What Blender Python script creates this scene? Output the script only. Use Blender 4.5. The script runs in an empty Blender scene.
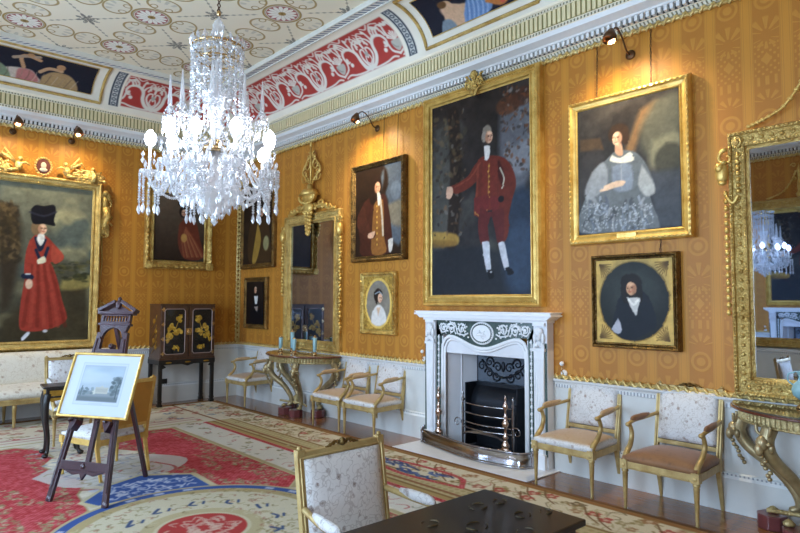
import bpy, math, random
import numpy as np
from mathutils import Matrix, Vector
from math import sin, cos, pi, radians, sqrt, atan2
S = bpy.context.scene
COL = S.collection
rng = random.Random(7)
XW, YW, X0, Y0 = 5.135, 9.735, -1.1, -1.3
HALF = -pi / 2

def lin(c):
    return tuple((x / 12.92 if x <= .04045 else ((x + .055) / 1.055) ** 2.4) for x in c)

def rgb(h):
    return tuple(int(h[i:i + 2], 16) / 255 for i in (0, 2, 4))

# ---------------------------------------------------------------- objects
def tag(o, label=None, cat=None, group=None, kind=None):
    if label: o['label'] = label
    if cat: o['category'] = cat
    if group: o['group'] = group
    if kind: o['kind'] = kind
    return o

def empty(name, loc, rz=0, label=None, cat=None, group=None):
    o = bpy.data.objects.new(name, None)
    COL.objects.link(o)
    o.location = loc
    o.rotation_euler = (0, 0, rz)
    o.empty_display_size = .1
    return tag(o, label, cat, group)

def copy_tree(o, parent=None):
    c = o.copy()
    COL.objects.link(c)
    c.parent = parent
    for ch in list(o.children):
        copy_tree(ch, c)
    return c

class G:
    """collects shapes into one mesh"""
    def __init__(s):
        s.v = []; s.f = []; s.sm = []; s.mi = []; s.M = Matrix.Identity(4); s.mat = 0
    def add(s, vs, fs, smooth=False):
        b = len(s.v); M = s.M
        s.v += [tuple(M @ Vector(p)) for p in vs]
        s.f += [tuple(b + i for i in f) for f in fs]
        s.sm += [smooth] * len(fs)
        s.mi += [s.mat] * len(fs)
        return s
    def box(s, x0, x1, y0, y1, z0, z1):
        return s.add([(x0, y0, z0), (x1, y0, z0), (x1, y1, z0), (x0, y1, z0), (x0, y0, z1), (x1, y0, z1), (x1, y1, z1), (x0, y1, z1)],
                     [(0, 3, 2, 1), (4, 5, 6, 7), (0, 1, 5, 4), (1, 2, 6, 5), (2, 3, 7, 6), (3, 0, 4, 7)])
    def quad(s, a, b, c, d):
        return s.add([a, b, c, d], [(0, 1, 2, 3)])
    def lathe(s, prof, c=(0, 0, 0), seg=16, smooth=True):
        vs = []; fs = []; n = len(prof)
        for r, z in prof:
            for k in range(seg):
                a = 2 * pi * k / seg
                vs.append((c[0] + r * cos(a), c[1] + r * sin(a), c[2] + z))
        for i in range(n - 1):
            for k in range(seg):
                k2 = (k + 1) % seg
                fs.append((i * seg + k, i * seg + k2, (i + 1) * seg + k2, (i + 1) * seg + k))
        if prof[0][0] > 1e-5: fs.append(tuple(range(seg))[::-1])
        if prof[-1][0] > 1e-5: fs.append(tuple((n - 1) * seg + k for k in range(seg)))
        return s.add(vs, fs, smooth)
    def ell(s, c, r, seg=10, rings=6):
        if not hasattr(r, '__len__'): r = (r, r, r)
        vs = [(c[0], c[1], c[2] - r[2])]; fs = []
        for i in range(1, rings):
            t = -pi / 2 + pi * i / rings
            for k in range(seg):
                a = 2 * pi * k / seg
                vs.append((c[0] + r[0] * cos(t) * cos(a), c[1] + r[1] * cos(t) * sin(a), c[2] + r[2] * sin(t)))
        vs.append((c[0], c[1], c[2] + r[2])); L = len(vs) - 1
        for k in range(seg):
            k2 = (k + 1) % seg
            fs.append((0, 1 + k2, 1 + k))
            for i in range(rings - 2):
                b = 1 + i * seg
                fs.append((b + k, b + k2, b + seg + k2, b + seg + k))
            fs.append((L, 1 + (rings - 2) * seg + k, 1 + (rings - 2) * seg + k2))
        return s.add(vs, fs, True)
    def octa(s, c, rx, rz, rot=0):
        vs = [(c[0], c[1], c[2] - rz)] + [(c[0] + rx * cos(rot + k * pi / 2), c[1] + rx * sin(rot + k * pi / 2), c[2]) for k in range(4)] + [(c[0], c[1], c[2] + rz)]
        return s.add(vs, [(0, 2, 1), (0, 3, 2), (0, 4, 3), (0, 1, 4), (5, 1, 2), (5, 2, 3), (5, 3, 4), (5, 4, 1)])
    def tube(s, pts, r, seg=8, flat=1.0, smooth=True):
        pts = [Vector(p) for p in pts]; n = len(pts)
        rs = r if hasattr(r, '__len__') else [r] * n
        vs = []; fs = []; up = None
        for i, p in enumerate(pts):
            t = (pts[min(i + 1, n - 1)] - pts[max(i - 1, 0)])
            if t.length < 1e-9: t = Vector((0, 0, 1))
            t.normalize()
            if up is None:
                up = Vector((0, 1, 0)) if abs(t.y) < .8 else Vector((1, 0, 0))
            a = t.cross(up).normalized(); up = a.cross(t).normalized()
            for k in range(seg):
                q = 2 * pi * k / seg
                vs.append(tuple(p + a * (rs[i] * cos(q)) + up * (rs[i] * flat * sin(q))))
        for i in range(n - 1):
            for k in range(seg):
                k2 = (k + 1) % seg
                fs.append((i * seg + k, i * seg + k2, (i + 1) * seg + k2, (i + 1) * seg + k))
        fs.append(tuple(range(seg))[::-1]); fs.append(tuple((n - 1) * seg + k for k in range(seg)))
        return s.add(vs, fs, smooth)
    def bar(s, a, b, w, d, n=(0, 1, 0), w2=None):
        """rectangular bar from a to b, width w across, depth d along n"""
        a = Vector(a); b = Vector(b); t = (b - a).normalized(); n = Vector(n)
        x = t.cross(n).normalized(); n = x.cross(t).normalized(); w2 = w2 or w
        vs = [tuple(p + x * sx * ww / 2 + n * sy * d / 2) for p, ww in ((a, w), (b, w2)) for sx, sy in ((-1, -1), (1, -1), (1, 1), (-1, 1))]
        return s.add(vs, [(0, 3, 2, 1), (4, 5, 6, 7), (0, 1, 5, 4), (1, 2, 6, 5), (2, 3, 7, 6), (3, 0, 4, 7)])
    def prism(s, pts, y0, y1):
        """outline in xz, extruded in y"""
        n = len(pts)
        vs = [(x, y0, z) for x, z in pts] + [(x, y1, z) for x, z in pts]
        return s.add(vs, [tuple(range(n)), tuple(range(2 * n - 1, n - 1, -1))] + [(i, i + n, (i + 1) % n + n, (i + 1) % n) for i in range(n)])
    def prismz(s, pts, z0, z1):
        n = len(pts)
        vs = [(x, y, z0) for x, y in pts] + [(x, y, z1) for x, y in pts]
        return s.add(vs, [tuple(range(n))[::-1], tuple(range(n, 2 * n))] + [(i, (i + 1) % n, (i + 1) % n + n, i + n) for i in range(n)])
    def ring(s, rings, smooth=False, close=True, mats=None):
        """skin between successive closed loops of equal length"""
        k = len(rings[0]); vs = [p for r in rings for p in r]
        for i in range(len(rings) - 1):
            if mats: s.mat = mats[i]
            b = len(s.v)
            s.add(rings[i] + rings[i + 1], [(j, (j + 1) % k, k + (j + 1) % k, k + j) for j in range(k)], smooth)
        return s
    def rframe(s, w, h, prof, mats=None, z0=0):
        """profile swept round a rectangle hung on a wall: prof (inset from outer edge, depth)"""
        return s.ring([[(-w / 2 + t, -d, z0 + t), (-w / 2 + t, -d, z0 + h - t), (w / 2 - t, -d, z0 + h - t), (w / 2 - t, -d, z0 + t)] for t, d in prof], mats=mats)
    def beads(s, w, h, t, d, r, sp, sx=1.0):
        for (ax, az, bx, bz) in ((-w/2+t, t, w/2-t, t), (w/2-t, t, w/2-t, h-t), (w/2-t, h-t, -w/2+t, h-t), (-w/2+t, h-t, -w/2+t, t)):
            L = math.hypot(bx - ax, bz - az); n = max(2, round(L / sp))
            for i in range(n):
                q = (i + .5) / n
                s.ell((ax + (bx - ax) * q, -d, az + (bz - az) * q), (r * (sx if bx != ax else 1), r, r * (sx if bz != az else 1)), 6, 4)
        return s
    def spiral(s, c, r0, turns, a0, sgn=1, r=.01, y=0, taper=.4, n=18):
        """scroll in the xz plane winding inwards from radius r0"""
        pts = []; rr = []
        for i in range(n + 1):
            q = i / n; a = a0 + sgn * turns * 2 * pi * q; R = r0 * (1 - q * .85)
            pts.append((c[0] + R * cos(a), y, c[1] + R * sin(a))); rr.append(r * (1 - (1 - taper) * q))
        return s.tube(pts, rr, 6)
    def build(s, name, mat, parent=None, bevel=0, loc=None, kind=None, label=None):
        me = bpy.data.meshes.new(name)
        me.from_pydata(s.v, [], s.f)
        me.polygons.foreach_set('use_smooth', s.sm)
        for m in (mat if isinstance(mat, (list, tuple)) else [mat]): me.materials.append(m)
        if any(s.mi): me.polygons.foreach_set('material_index', s.mi)
        me.update()
        o = bpy.data.objects.new(name, me)
        COL.objects.link(o)
        if parent: o.parent = parent
        if loc: o.location = loc
        if bevel:
            b = o.modifiers.new('bevel', 'BEVEL'); b.width = bevel; b.segments = 2; b.limit_method = 'ANGLE'
        return tag(o, label, kind=kind)

def cm(pts, n=6):
    """smooth curve through points"""
    P = [Vector(p) for p in pts]; P = [P[0] * 2 - P[1]] + P + [P[-1] * 2 - P[-2]]; out = []
    for i in range(1, len(P) - 2):
        for k in range(n):
            t = k / n; a, b, c, d = P[i - 1:i + 3]
            out.append(tuple(.5 * ((2 * b) + (c - a) * t + (2 * a - 5 * b + 4 * c - d) * t * t + (3 * b - 3 * c + d - a) * t ** 3)))
    out.append(tuple(P[-2])); return out

# ---------------------------------------------------------------- node maths
class E:
    def __init__(s, T, k): s.T = T; s.k = k
    def _m(s, op, *a, clamp=False):
        n = s.T.nodes.new('ShaderNodeMath'); n.operation = op; n.use_clamp = clamp
        for i, x in enumerate((s,) + a):
            if isinstance(x, E): s.T.links.new(x.k, n.inputs[i])
            else: n.inputs[i].default_value = x
        return E(s.T, n.outputs[0])
    def __add__(s, o): return s._m('ADD', o)
    __radd__ = __add__
    def __mul__(s, o): return s._m('MULTIPLY', o)
    __rmul__ = __mul__
    def __sub__(s, o): return s._m('SUBTRACT', o)
    def __rsub__(s, o): return (s * -1) + o
    def __truediv__(s, o): return s._m('DIVIDE', o)
    def frac(s): return s._m('FRACT')
    def floor(s): return s._m('FLOOR')
    def abs(s): return s._m('ABSOLUTE')
    def sin(s): return s._m('SINE')
    def cos(s): return s._m('COSINE')
    def sqrt(s): return s._m('SQRT')
    def pow(s, o): return s._m('POWER', o)
    def min(s, o): return s._m('MINIMUM', o)
    def max(s, o): return s._m('MAXIMUM', o)
    def atan2(s, o): return s._m('ARCTAN2', o)
    def cl(s): return s._m('ADD', 0.0, clamp=True)
    def lt(s, e, soft=.004):
        """1 where s < e, soft edge"""
        return ((E.sub(e, s)) * (1 / soft) + .5).cl()
    @staticmethod
    def sub(e, s): return (s * -1) + e
    def gt(s, e, soft=.004): return ((s - e) * (1 / soft) + .5).cl()

class NT:
    def __init__(s, name):
        s.m = bpy.data.materials.new(name); s.m.use_nodes = True; s.T = s.m.node_tree
        s.b = s.T.nodes['Principled BSDF']
    def n(s, t, **k):
        x = s.T.nodes.new(t)
        for a, b in k.items(): setattr(x, a, b)
        return x
    def link(s, a, b): s.T.links.new(a.k if isinstance(a, E) else a, b)
    def pos(s, obj=False):
        if obj:
            c = s.n('ShaderNodeTexCoord').outputs['Object']
        else:
            c = s.n('ShaderNodeNewGeometry').outputs['Position']
        x = s.n('ShaderNodeSeparateXYZ'); s.link(c, x.inputs[0]); s.vec = c
        return [E(s.T, x.outputs[i]) for i in range(3)]
    def vecof(s, x, y, z):
        c = s.n('ShaderNodeCombineXYZ')
        for i, q in enumerate((x, y, z)):
            if isinstance(q, E): s.link(q, c.inputs[i])
            else: c.inputs[i].default_value = q
        return c.outputs[0]
    def noise(s, scale, detail=3, rough=.5, vec=None, out='Fac'):
        x = s.n('ShaderNodeTexNoise'); x.inputs['Scale'].default_value = scale; x.inputs['Detail'].default_value = detail; x.inputs['Roughness'].default_value = rough
        if vec is None: vec = s.n('ShaderNodeTexCoord').outputs['Object']
        s.link(vec, x.inputs['Vector']); return E(s.T, x.outputs[out])
    def voro(s, scale, vec=None, feature='F1', out='Distance'):
        x = s.n('ShaderNodeTexVoronoi'); x.inputs['Scale'].default_value = scale; x.feature = feature
        if vec is None: vec = s.n('ShaderNodeTexCoord').outputs['Object']
        s.link(vec, x.inputs['Vector']); return E(s.T, x.outputs[out])
    def mix(s, f, a, b):
        x = s.n('ShaderNodeMix', data_type='RGBA')
        if isinstance(f, E): s.link(f, x.inputs[0])
        else: x.inputs[0].default_value = f
        for q, i in ((a, 6), (b, 7)):
            if isinstance(q, tuple): x.inputs[i].default_value = (*lin(q), 1)
            else: s.link(q, x.inputs[i])
        return x.outputs[2]
    def base(s, c):
        if isinstance(c, tuple): s.b.inputs['Base Color'].default_value = (*lin(c), 1)
        else: s.link(c, s.b.inputs['Base Color'])
    def bump(s, h, strength=.3, dist=.01):
        x = s.n('ShaderNodeBump'); x.inputs['Strength'].default_value = strength; x.inputs['Distance'].default_value = dist
        s.link(h, x.inputs['Height']); s.link(x.outputs[0], s.b.inputs['Normal'])
    def set(s, rough=None, metal=None, coat=None, spec=None, sheen=None):
        for k, v in (('Roughness', rough), ('Metallic', metal), ('Coat Weight', coat), ('Specular IOR Level', spec), ('Sheen Weight', sheen)):
            if v is not None: s.b.inputs[k].default_value = v
        return s

def plain(name, c, rough=.5, metal=0, var=.12, vs=12, bump=0, bs=60, coat=0, spec=None):
    """one colour with slight mottling and optional fine relief"""
    t = NT(name); c = rgb(c) if isinstance(c, str) else c
    d = tuple(x * (1 - var) for x in c); e = tuple(min(1, x * (1 + var)) for x in c)
    t.base(t.mix(t.noise(vs, 4), d, e)); t.set(rough, metal, coat, spec)
    if bump: t.bump(t.noise(bs, 5, .6), bump, .01)
    return t.m

def gilt(name, c='d9ae4e', dark='7a5320', rough=.36, metal=.75, carve=0, cs=45):
    t = NT(name)
    n = t.noise(9, 5, .6)
    t.base(t.mix((n * 1.7 - .45).cl(), rgb(dark), rgb(c))); t.set(rough, metal)
    if carve:
        v = t.voro(cs); t.bump(v + t.noise(cs * 1.5, 3) * .4, carve, .012)
    return t.m

M = {}
M['gilt'] = gilt('gilt', 'f9dc84', 'c0903c', metal=.5)
M['gilt_carved'] = gilt('gilt_carved', 'f6d87e', '9a7030', carve=.9, cs=38, metal=.6)
M['gilt_fine'] = gilt('gilt_fine', 'f8dc8c', 'b08a44', carve=.7, cs=80, metal=.6)
M['fillet_gold'] = gilt('fillet_gold', 'f6e2a0', 'c09a4a', metal=.35)
M['gilt_silvered'] = gilt('gilt_silvered', 'cdb98c', '8a7650', rough=.35, metal=.5)
M['gilt_dull'] = gilt('gilt_dull', 'b08a4a', '5a4222', rough=.45, carve=.8, cs=60)
M['gilt_old'] = gilt('gilt_old', '9a7a42', '3e2c18', rough=.45, carve=.9, cs=50)
M['gilt_chair'] = gilt('gilt_chair', 'dcc386', '9a7a42', rough=.42, metal=.35)
M['gilt_pale'] = gilt('gilt_pale', 'd8c38c', '9c8450', rough=.42, metal=.4, carve=.5, cs=70)
M['plaster'] = plain('plaster', 'f4e8cc', .8, var=.04)
M['plaster_grey'] = plain('plaster_grey', 'd8d5c8', .8, var=.05)
M['plaster_dark'] = plain('plaster_dark', '57523f', .8, var=.1)
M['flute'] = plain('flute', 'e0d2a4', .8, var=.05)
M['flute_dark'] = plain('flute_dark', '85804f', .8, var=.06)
M['dado'] = plain('dado', 'd6d4cc', .55, var=.03)
M['white_paint'] = plain('white_paint', 'e4e4e0', .5, var=.02)
M['marble'] = plain('marble', 'e2e1e2', .3, var=.06, vs=4)
M['marble_white'] = plain('marble_white', 'f0efee', .4, var=.03)
M['dentil_shadow'] = plain('dentil_gap_shade', '3c3a36', .8)  # near-black strip behind the dentils, shade of the gaps painted as colour
M['iron'] = plain('iron', '23262c', .4, .6, bump=.2)
M['steel'] = plain('steel', 'a8a4a4', .18, 1, var=.1)
M['brass'] = plain('brass', 'c8a878', .22, 1, var=.12)
M['dark_wood'] = plain('dark_wood', '35221f', .32, var=.25, vs=20, coat=.3)
M['lacquer'] = plain('lacquer', '17130f', .38, var=.3, coat=.15)
M['lacquer_brown'] = plain('lacquer_brown', '4a2f1d', .3, var=.3, vs=18, coat=.3)
M['lacquer_gold'] = gilt('lacquer_gold', 'd2a23a', '8a6420', rough=.4, metal=.5)
M['mahogany'] = plain('mahogany', '5b2a1c', .25, var=.2, coat=.4)
M['plinth_red'] = plain('plinth_red', '6d3836', .3, var=.15, coat=.3)
M['vase_blue'] = plain('vase_blue', '8fb6ba', .35, var=.08, vs=30)
M['andiron_metal'] = plain('rosy_bright_metal', 'c4aa98', .2, 1, var=.1)
M['bronze'] = plain('bronze', '5a3f28', .4, .7, var=.2)
M['black'] = plain('black', '0c0c0e', .5)
M['white'] = plain('white', 'f2f0ea', .5, var=.02)
# ---------------------------------------------------------------- special materials
def damask(name, axis):
    t = NT(name); P = t.pos(); u = P[axis]; z = P[2]
    P0 = 1.71 if axis == 1 else 2.935
    per = .27 if axis == 1 else .262
    cx = (((u - P0) / per + .5).frac() - .5) * per
    ax = cx.abs()
    vz = (((z - 3.945) / .938 + .5).frac() - .5) * .938
    r = (cx * cx + vz * vz).sqrt()
    m = (r - .068).abs().lt(.011, .008).max(r.lt(.034, .008))
    def fan(zc, sg, R):
        dz = (vz - zc) * sg
        th = cx.atan2(dz); rr = (cx * cx + dz * dz).sqrt()
        pet = (th * 9).cos().gt(.05, .5) * rr.lt(R, .015) * rr.gt(.035, .01) * th.abs().lt(1.35, .1)
        return pet
    m = m.max(fan(-.27, 1, .135)).max(fan(.13, 1, .10)).max(fan(-.30, -1, .09))
    lz = vz.abs() - .469
    loz = (ax * 1.3 + lz.abs()).lt(.05, .01)
    dots = ((cx * 115).cos() * ((vz) * 115).cos()).gt(.45, .25) * lz.abs().lt(.13, .02) * ax.lt(.085, .01)
    m = m.max(loz).max(dots).max((vz - .3).abs().lt(.035, .01) * ((cx * 100).cos()).gt(.2, .3) * ax.lt(.07, .01))
    col = ax.lt(.092, .005)
    line = (ax - .098).abs().lt(.003, .003).max((ax - .112).abs().lt(.0025, .003))
    fine = t.noise(1, 3, vec=t.vecof(u * 160, z * 5, 0.0))
    big = t.noise(1.2, 2)
    g = t.mix(col, rgb('c9882a'), rgb('b3721f'))
    g = t.mix(m * col * .85, g, rgb('c6882e'))
    g = t.mix(line * .5, g, rgb('a87026'))
    g = t.mix(((fine * .30) + big * .25 - .15).cl(), g, rgb('a06a22'))
    t.base(g); t.set(.5, 0.0, spec=.4, sheen=.15)
    t.bump(m * col + fine * .3, .15, .004)
    return t.m
M['damask_right'] = damask('damask_right', 1)
M['damask_back'] = damask('damask_back', 0)

def parquet():
    t = NT('oak_boards'); P = t.pos()
    bx = (P[0] / .11).floor(); id_ = t.noise(1, 0, vec=t.vecof(bx * 7.3, (P[1] / 1.6 + bx * .37).floor() * 3.1, 0.0))
    g = t.noise(1, 4, vec=t.vecof(P[0] * 90, P[1] * 4, 0.0))
    gap = ((P[0] / .11).frac() - .5).abs().gt(.485, .01)
    c = t.mix((id_ * .6 + g * .6 - .1).cl(), rgb('6b4020'), rgb('a8744a'))
    c = t.mix(gap * .7, c, rgb('2a1509'))
    t.base(c); t.set(.2, 0, coat=.25); return t.m
M['parquet'] = parquet()

def fabric(name, ground, fig, fig2, sc=16, amt=1.0, stain=0.0, worn=None):
    """silk brocade: scattered blossoms joined by thin scrolling stems"""
    t = NT(name); OP = t.pos(True)
    v = t.voro(sc); n = t.noise(sc * 2.2, 2)
    fl = (v + (n - .5) * .35).lt(.23, .06)
    heart = v.lt(.09, .04)
    w = t.noise(sc * .8, 2)
    st = (w - .5).abs().lt(.012, .012).max((t.noise(sc * 1.3, 1) - .5).abs().lt(.014, .014))
    spk = t.noise(sc * 6, 2).gt(.62, .05)
    c = t.mix((st * .45 + spk * .12).cl() * amt, rgb(ground), rgb(fig2))
    c = t.mix(fl * (spk * .4 + .45) * amt, c, rgb(fig)); c = t.mix(heart * .5 * amt, c, rgb(fig))
    if stain:
        c = t.mix((t.noise(5, 3) * 1.6 - .4).cl() * stain, c, rgb('a8784c'))
    if worn: c = t.mix(((OP[2] - .415 + (t.noise(7, 2) - .5) * .03) * 60).cl() * .85, c, rgb(worn))
    t.base(c); t.set(.55, 0, spec=.3, sheen=.2); t.bump(n + v * .3, .12, .004); return t.m
M['silk'] = fabric('silk_brocade', 'd9d5d0', '86604a', 'a0917f', 17)
M['silk_near'] = fabric('silk_brocade_grey_violet', 'd8d2ca', '735848', '948478', 16)
M['silk_worn'] = fabric('worn_brown_silk', '80593a', '4e3220', '5e4028', 16, .7, .4)
M['silk_tan'] = fabric('tan_silk', 'c2a47a', '94704a', 'a58a62', 18, .6, .35)
M['silk_seat'] = fabric('silk_with_worn_top', 'd9d5d0', '86604a', 'a0917f', 17, .8, 0, 'ae8a5c')
M['silk_sofa'] = fabric('sofa_silk', 'ddd5c4', '9a7656', 'bfae94', 11, .9)
M['silk_gold'] = plain('gold_silk', 'c08a34', .55, var=.1, vs=8)

def marble_green():
    t = NT('green_marble'); n = t.noise(9, 5, .7)
    t.base(t.mix((n * 2 - .5).cl(), rgb('1c2b28'), rgb('5d6f68'))); t.set(.2); return t.m
M['marble_green'] = marble_green()

def crystal():
    t = NT('cut_crystal'); T = t.T
    for n in list(T.nodes):
        if n.type == 'BSDF_PRINCIPLED': T.nodes.remove(n)
    out = [n for n in T.nodes if n.type == 'OUTPUT_MATERIAL'][0]
    tr = t.n('ShaderNodeBsdfTransparent'); gl = t.n('ShaderNodeBsdfGlossy'); gl.inputs['Roughness'].default_value = .12
    tl = t.n('ShaderNodeBsdfTranslucent'); tl.inputs['Color'].default_value = (1, 1, 1, 1); df = t.n('ShaderNodeBsdfDiffuse'); df.inputs['Color'].default_value = (1, 1, 1, 1)
    def mx(a, b, f):
        x = t.n('ShaderNodeMixShader'); x.inputs[0].default_value = f; t.link(a, x.inputs[1]); t.link(b, x.inputs[2]); return x.outputs[0]
    d = mx(tl.outputs[0], df.outputs[0], .5); g = mx(d, gl.outputs[0], .36); t.link(mx(tr.outputs[0], g, .55), out.inputs[0])
    return t.m
M['crystal'] = crystal()

def emit(name, c, st):
    t = NT(name); t.base((.9, .9, .9)); t.b.inputs['Emission Color'].default_value = (*lin(c), 1); t.b.inputs['Emission Strength'].default_value = st; return t.m
M['bulb'] = emit('lit_bulb', (.88, .92, 1), 40)
M['sky'] = emit('daylight', (.8, .9, 1), 1.0)
M['mirror'] = plain('mirror_glass', (.80, .84, .90), .015, 1, var=0)
M['mirror_spotted'] = plain('old_mirror_glass', (.66, .70, .78), .02, 1, var=.12, vs=5)

def pane():
    t = NT('window_glass'); T = t.T
    out = [n for n in T.nodes if n.type == 'OUTPUT_MATERIAL'][0]; T.nodes.remove(t.b)
    a = t.n('ShaderNodeBsdfTransparent'); g = t.n('ShaderNodeBsdfGlossy'); g.inputs['Roughness'].default_value = .02
    x = t.n('ShaderNodeMixShader'); x.inputs[0].default_value = .06; t.link(a.outputs[0], x.inputs[1]); t.link(g.outputs[0], x.inputs[2]); t.link(x.outputs[0], out.inputs[0]); return t.m
M['pane'] = pane()

def painted(name, rough=.45, spec=.4, bump=.1, bs=300, coat=0, nz=0):
    t = NT(name); a = t.n('ShaderNodeAttribute'); a.attribute_name = 'Col'
    if nz:
        c = t.mix((t.noise(140, 2) * nz), a.outputs['Color'], rgb('5a4a3a')); t.base(c)
    else: t.base(a.outputs['Color'])
    t.set(rough, 0, coat, spec)
    if bump: t.bump(t.noise(bs, 2), bump, .003)
    return t.m
M['oil'] = painted('oil_paint', .42, .16)
M['fresco'] = painted('painted_plaster', .8, .2, 0)
M['wool'] = painted('knotted_wool', .95, .1, .5, 220, nz=.35)
M['print'] = painted('aquatint_paper', .6, .3, 0)

# ---------------------------------------------------------------- painting on colour grids
def vnoise(xs, ys, sc, seed, oct=3):
    """smooth value noise sampled on the grid xs,ys (cells of size sc)"""
    r = np.random.RandomState(seed); out = 0; amp = 1; tot = 0
    for o in range(oct):
        gx = (xs - xs.min()) / sc; gy = (ys - ys.min()) / sc
        A = r.rand(int(gy.max()) + 3, int(gx.max()) + 3)
        ix = gx.astype(int); iy = gy.astype(int); fx = gx - ix; fy = gy - iy
        fx = fx * fx * (3 - 2 * fx); fy = (fy * fy * (3 - 2 * fy))[:, None]
        a = A[np.ix_(iy, ix)]; b = A[np.ix_(iy, ix + 1)]; c = A[np.ix_(iy + 1, ix)]; d = A[np.ix_(iy + 1, ix + 1)]
        out = out + amp * ((a * (1 - fx) + b * fx) * (1 - fy) + (c * (1 - fx) + d * fx) * fy); tot += amp
        amp *= .55; sc /= 2.1
    return out / tot

class Cv:
    def __init__(s, xs, ys, base):
        s.xs = np.asarray(xs, float); s.ys = np.asarray(ys, float)
        s.X, s.Y = np.meshgrid(s.xs, s.ys)
        s.C = np.zeros(s.X.shape + (3,)); s.C[:] = rgb(base) if isinstance(base, str) else base
        s.px = (s.xs[-1] - s.xs[0]) / (len(s.xs) - 1)
    def win(s, x0, x1, y0, y1):
        a, b = np.searchsorted(s.xs, (x0, x1)); c, d = np.searchsorted(s.ys, (y0, y1))
        return slice(max(c - 1, 0), d + 1), slice(max(a - 1, 0), b + 1)
    def mixin(s, w, m, col, a=1):
        col = np.array(rgb(col) if isinstance(col, str) else col)
        m = (np.clip(m, 0, 1) * a)[..., None]; s.C[w] = s.C[w] * (1 - m) + col * m
    def noise(s, sc, seed, amt, col=None, thr=None, oct=3):
        n = vnoise(s.xs, s.ys, sc, seed, oct)
        if col is None: s.C *= (1 + (n - .5) * 2 * amt)[..., None]
        else:
            m = np.clip((n - (thr if thr is not None else .5)) * 6, 0, 1); s.mixin((slice(None), slice(None)), m, col, amt)
    def grad(s, y0, c0, y1, c1, a=1):
        t = np.clip((s.Y - y0) / (y1 - y0), 0, 1)[..., None]
        c = np.array(rgb(c0)) * (1 - t) + np.array(rgb(c1)) * t; s.C = s.C * (1 - a) + c * a
    def ell(s, cx, cy, rx, ry, col, rot=0, soft=.2, a=1):
        R = max(rx, ry) * (1 + soft) + s.px; w = s.win(cx - R, cx + R, cy - R, cy + R); X = s.X[w] - cx; Y = s.Y[w] - cy
        if rot:
            c, n = cos(rot), sin(rot); X, Y = X * c + Y * n, -X * n + Y * c
        d = np.sqrt((X / rx) ** 2 + (Y / ry) ** 2); sf = max(soft, s.px / min(rx, ry)); s.mixin(w, (1 - d) / sf + .5, col, a)
    def poly(s, pts, col, soft=None, a=1, sm=0):
        if sm: pts = [p[:2] for p in cm([(x, y, 0) for x, y in pts + pts[:1]], sm)][:-1]
        P = np.array(pts, float); sf = max(soft or 0, s.px)
        w = s.win(P[:, 0].min() - sf, P[:, 0].max() + sf, P[:, 1].min() - sf, P[:, 1].max() + sf); X = s.X[w]; Y = s.Y[w]
        ins = np.zeros(X.shape, bool); D = np.full(X.shape, 1e9)
        for i in range(len(P)):
            x0, y0 = P[i]; x1, y1 = P[(i + 1) % len(P)]
            if y0 != y1:
                k = ((y0 > Y) != (y1 > Y)) & (X < (x1 - x0) * (Y - y0) / (y1 - y0) + x0); ins ^= k
            L = (x1 - x0) ** 2 + (y1 - y0) ** 2 + 1e-12; t = np.clip(((X - x0) * (x1 - x0) + (Y - y0) * (y1 - y0)) / L, 0, 1)
            D = np.minimum(D, np.hypot(X - x0 - t * (x1 - x0), Y - y0 - t * (y1 - y0)))
        s.mixin(w, np.where(ins, D, -D) / sf + .5, col, a)
    def line(s, pts, wd, col, soft=None, a=1, sm=0):
        if sm: pts = [p[:2] for p in cm([(x, y, 0) for x, y in pts], sm)]
        n = len(pts); W = list(np.linspace(wd[0], wd[1], n)) if hasattr(wd, '__len__') else [wd] * n
        P = np.array(pts, float); mw = max(W); sf = max(soft or 0, s.px)
        w = s.win(P[:, 0].min() - mw - sf, P[:, 0].max() + mw + sf, P[:, 1].min() - mw - sf, P[:, 1].max() + mw + sf); X = s.X[w]; Y = s.Y[w]
        m = np.full(X.shape, -1e9)
        for i in range(n - 1):
            x0, y0 = P[i]; x1, y1 = P[i + 1]; L = (x1 - x0) ** 2 + (y1 - y0) ** 2 + 1e-12
            t = np.clip(((X - x0) * (x1 - x0) + (Y - y0) * (y1 - y0)) / L, 0, 1)
            m = np.maximum(m, (W[i] + (W[i + 1] - W[i]) * t) / 2 - np.hypot(X - x0 - t * (x1 - x0), Y - y0 - t * (y1 - y0)))
        s.mixin(w, m / sf + .5, col, a)
    def scroll(s, cx, cy, r0, turns, a0, sgn, wd, col, a=1):
        pts = []
        for i in range(19):
            q = i / 18; t = a0 + sgn * turns * 2 * pi * q; R = r0 * (1 - .85 * q); pts.append((cx + R * cos(t), cy + R * sin(t)))
        s.line(pts, wd, col, a=a)
    def warp(s, sc, amp, seed):
        n1 = (vnoise(s.xs, s.ys, sc, seed) - .5) * 2 * amp / s.px; n2 = (vnoise(s.xs, s.ys, sc, seed + 1) - .5) * 2 * amp / s.px
        ny, nx = s.X.shape; J, I = np.meshgrid(np.arange(ny), np.arange(nx), indexing='ij')
        s.C = s.C[np.clip((J + n1).round().astype(int), 0, ny - 1), np.clip((I + n2).round().astype(int), 0, nx - 1)]
    def rect(s, x0, x1, y0, y1, col, soft=None, a=1):
        s.poly([(x0, y0), (x1, y0), (x1, y1), (x0, y1)], col, soft, a)
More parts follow.
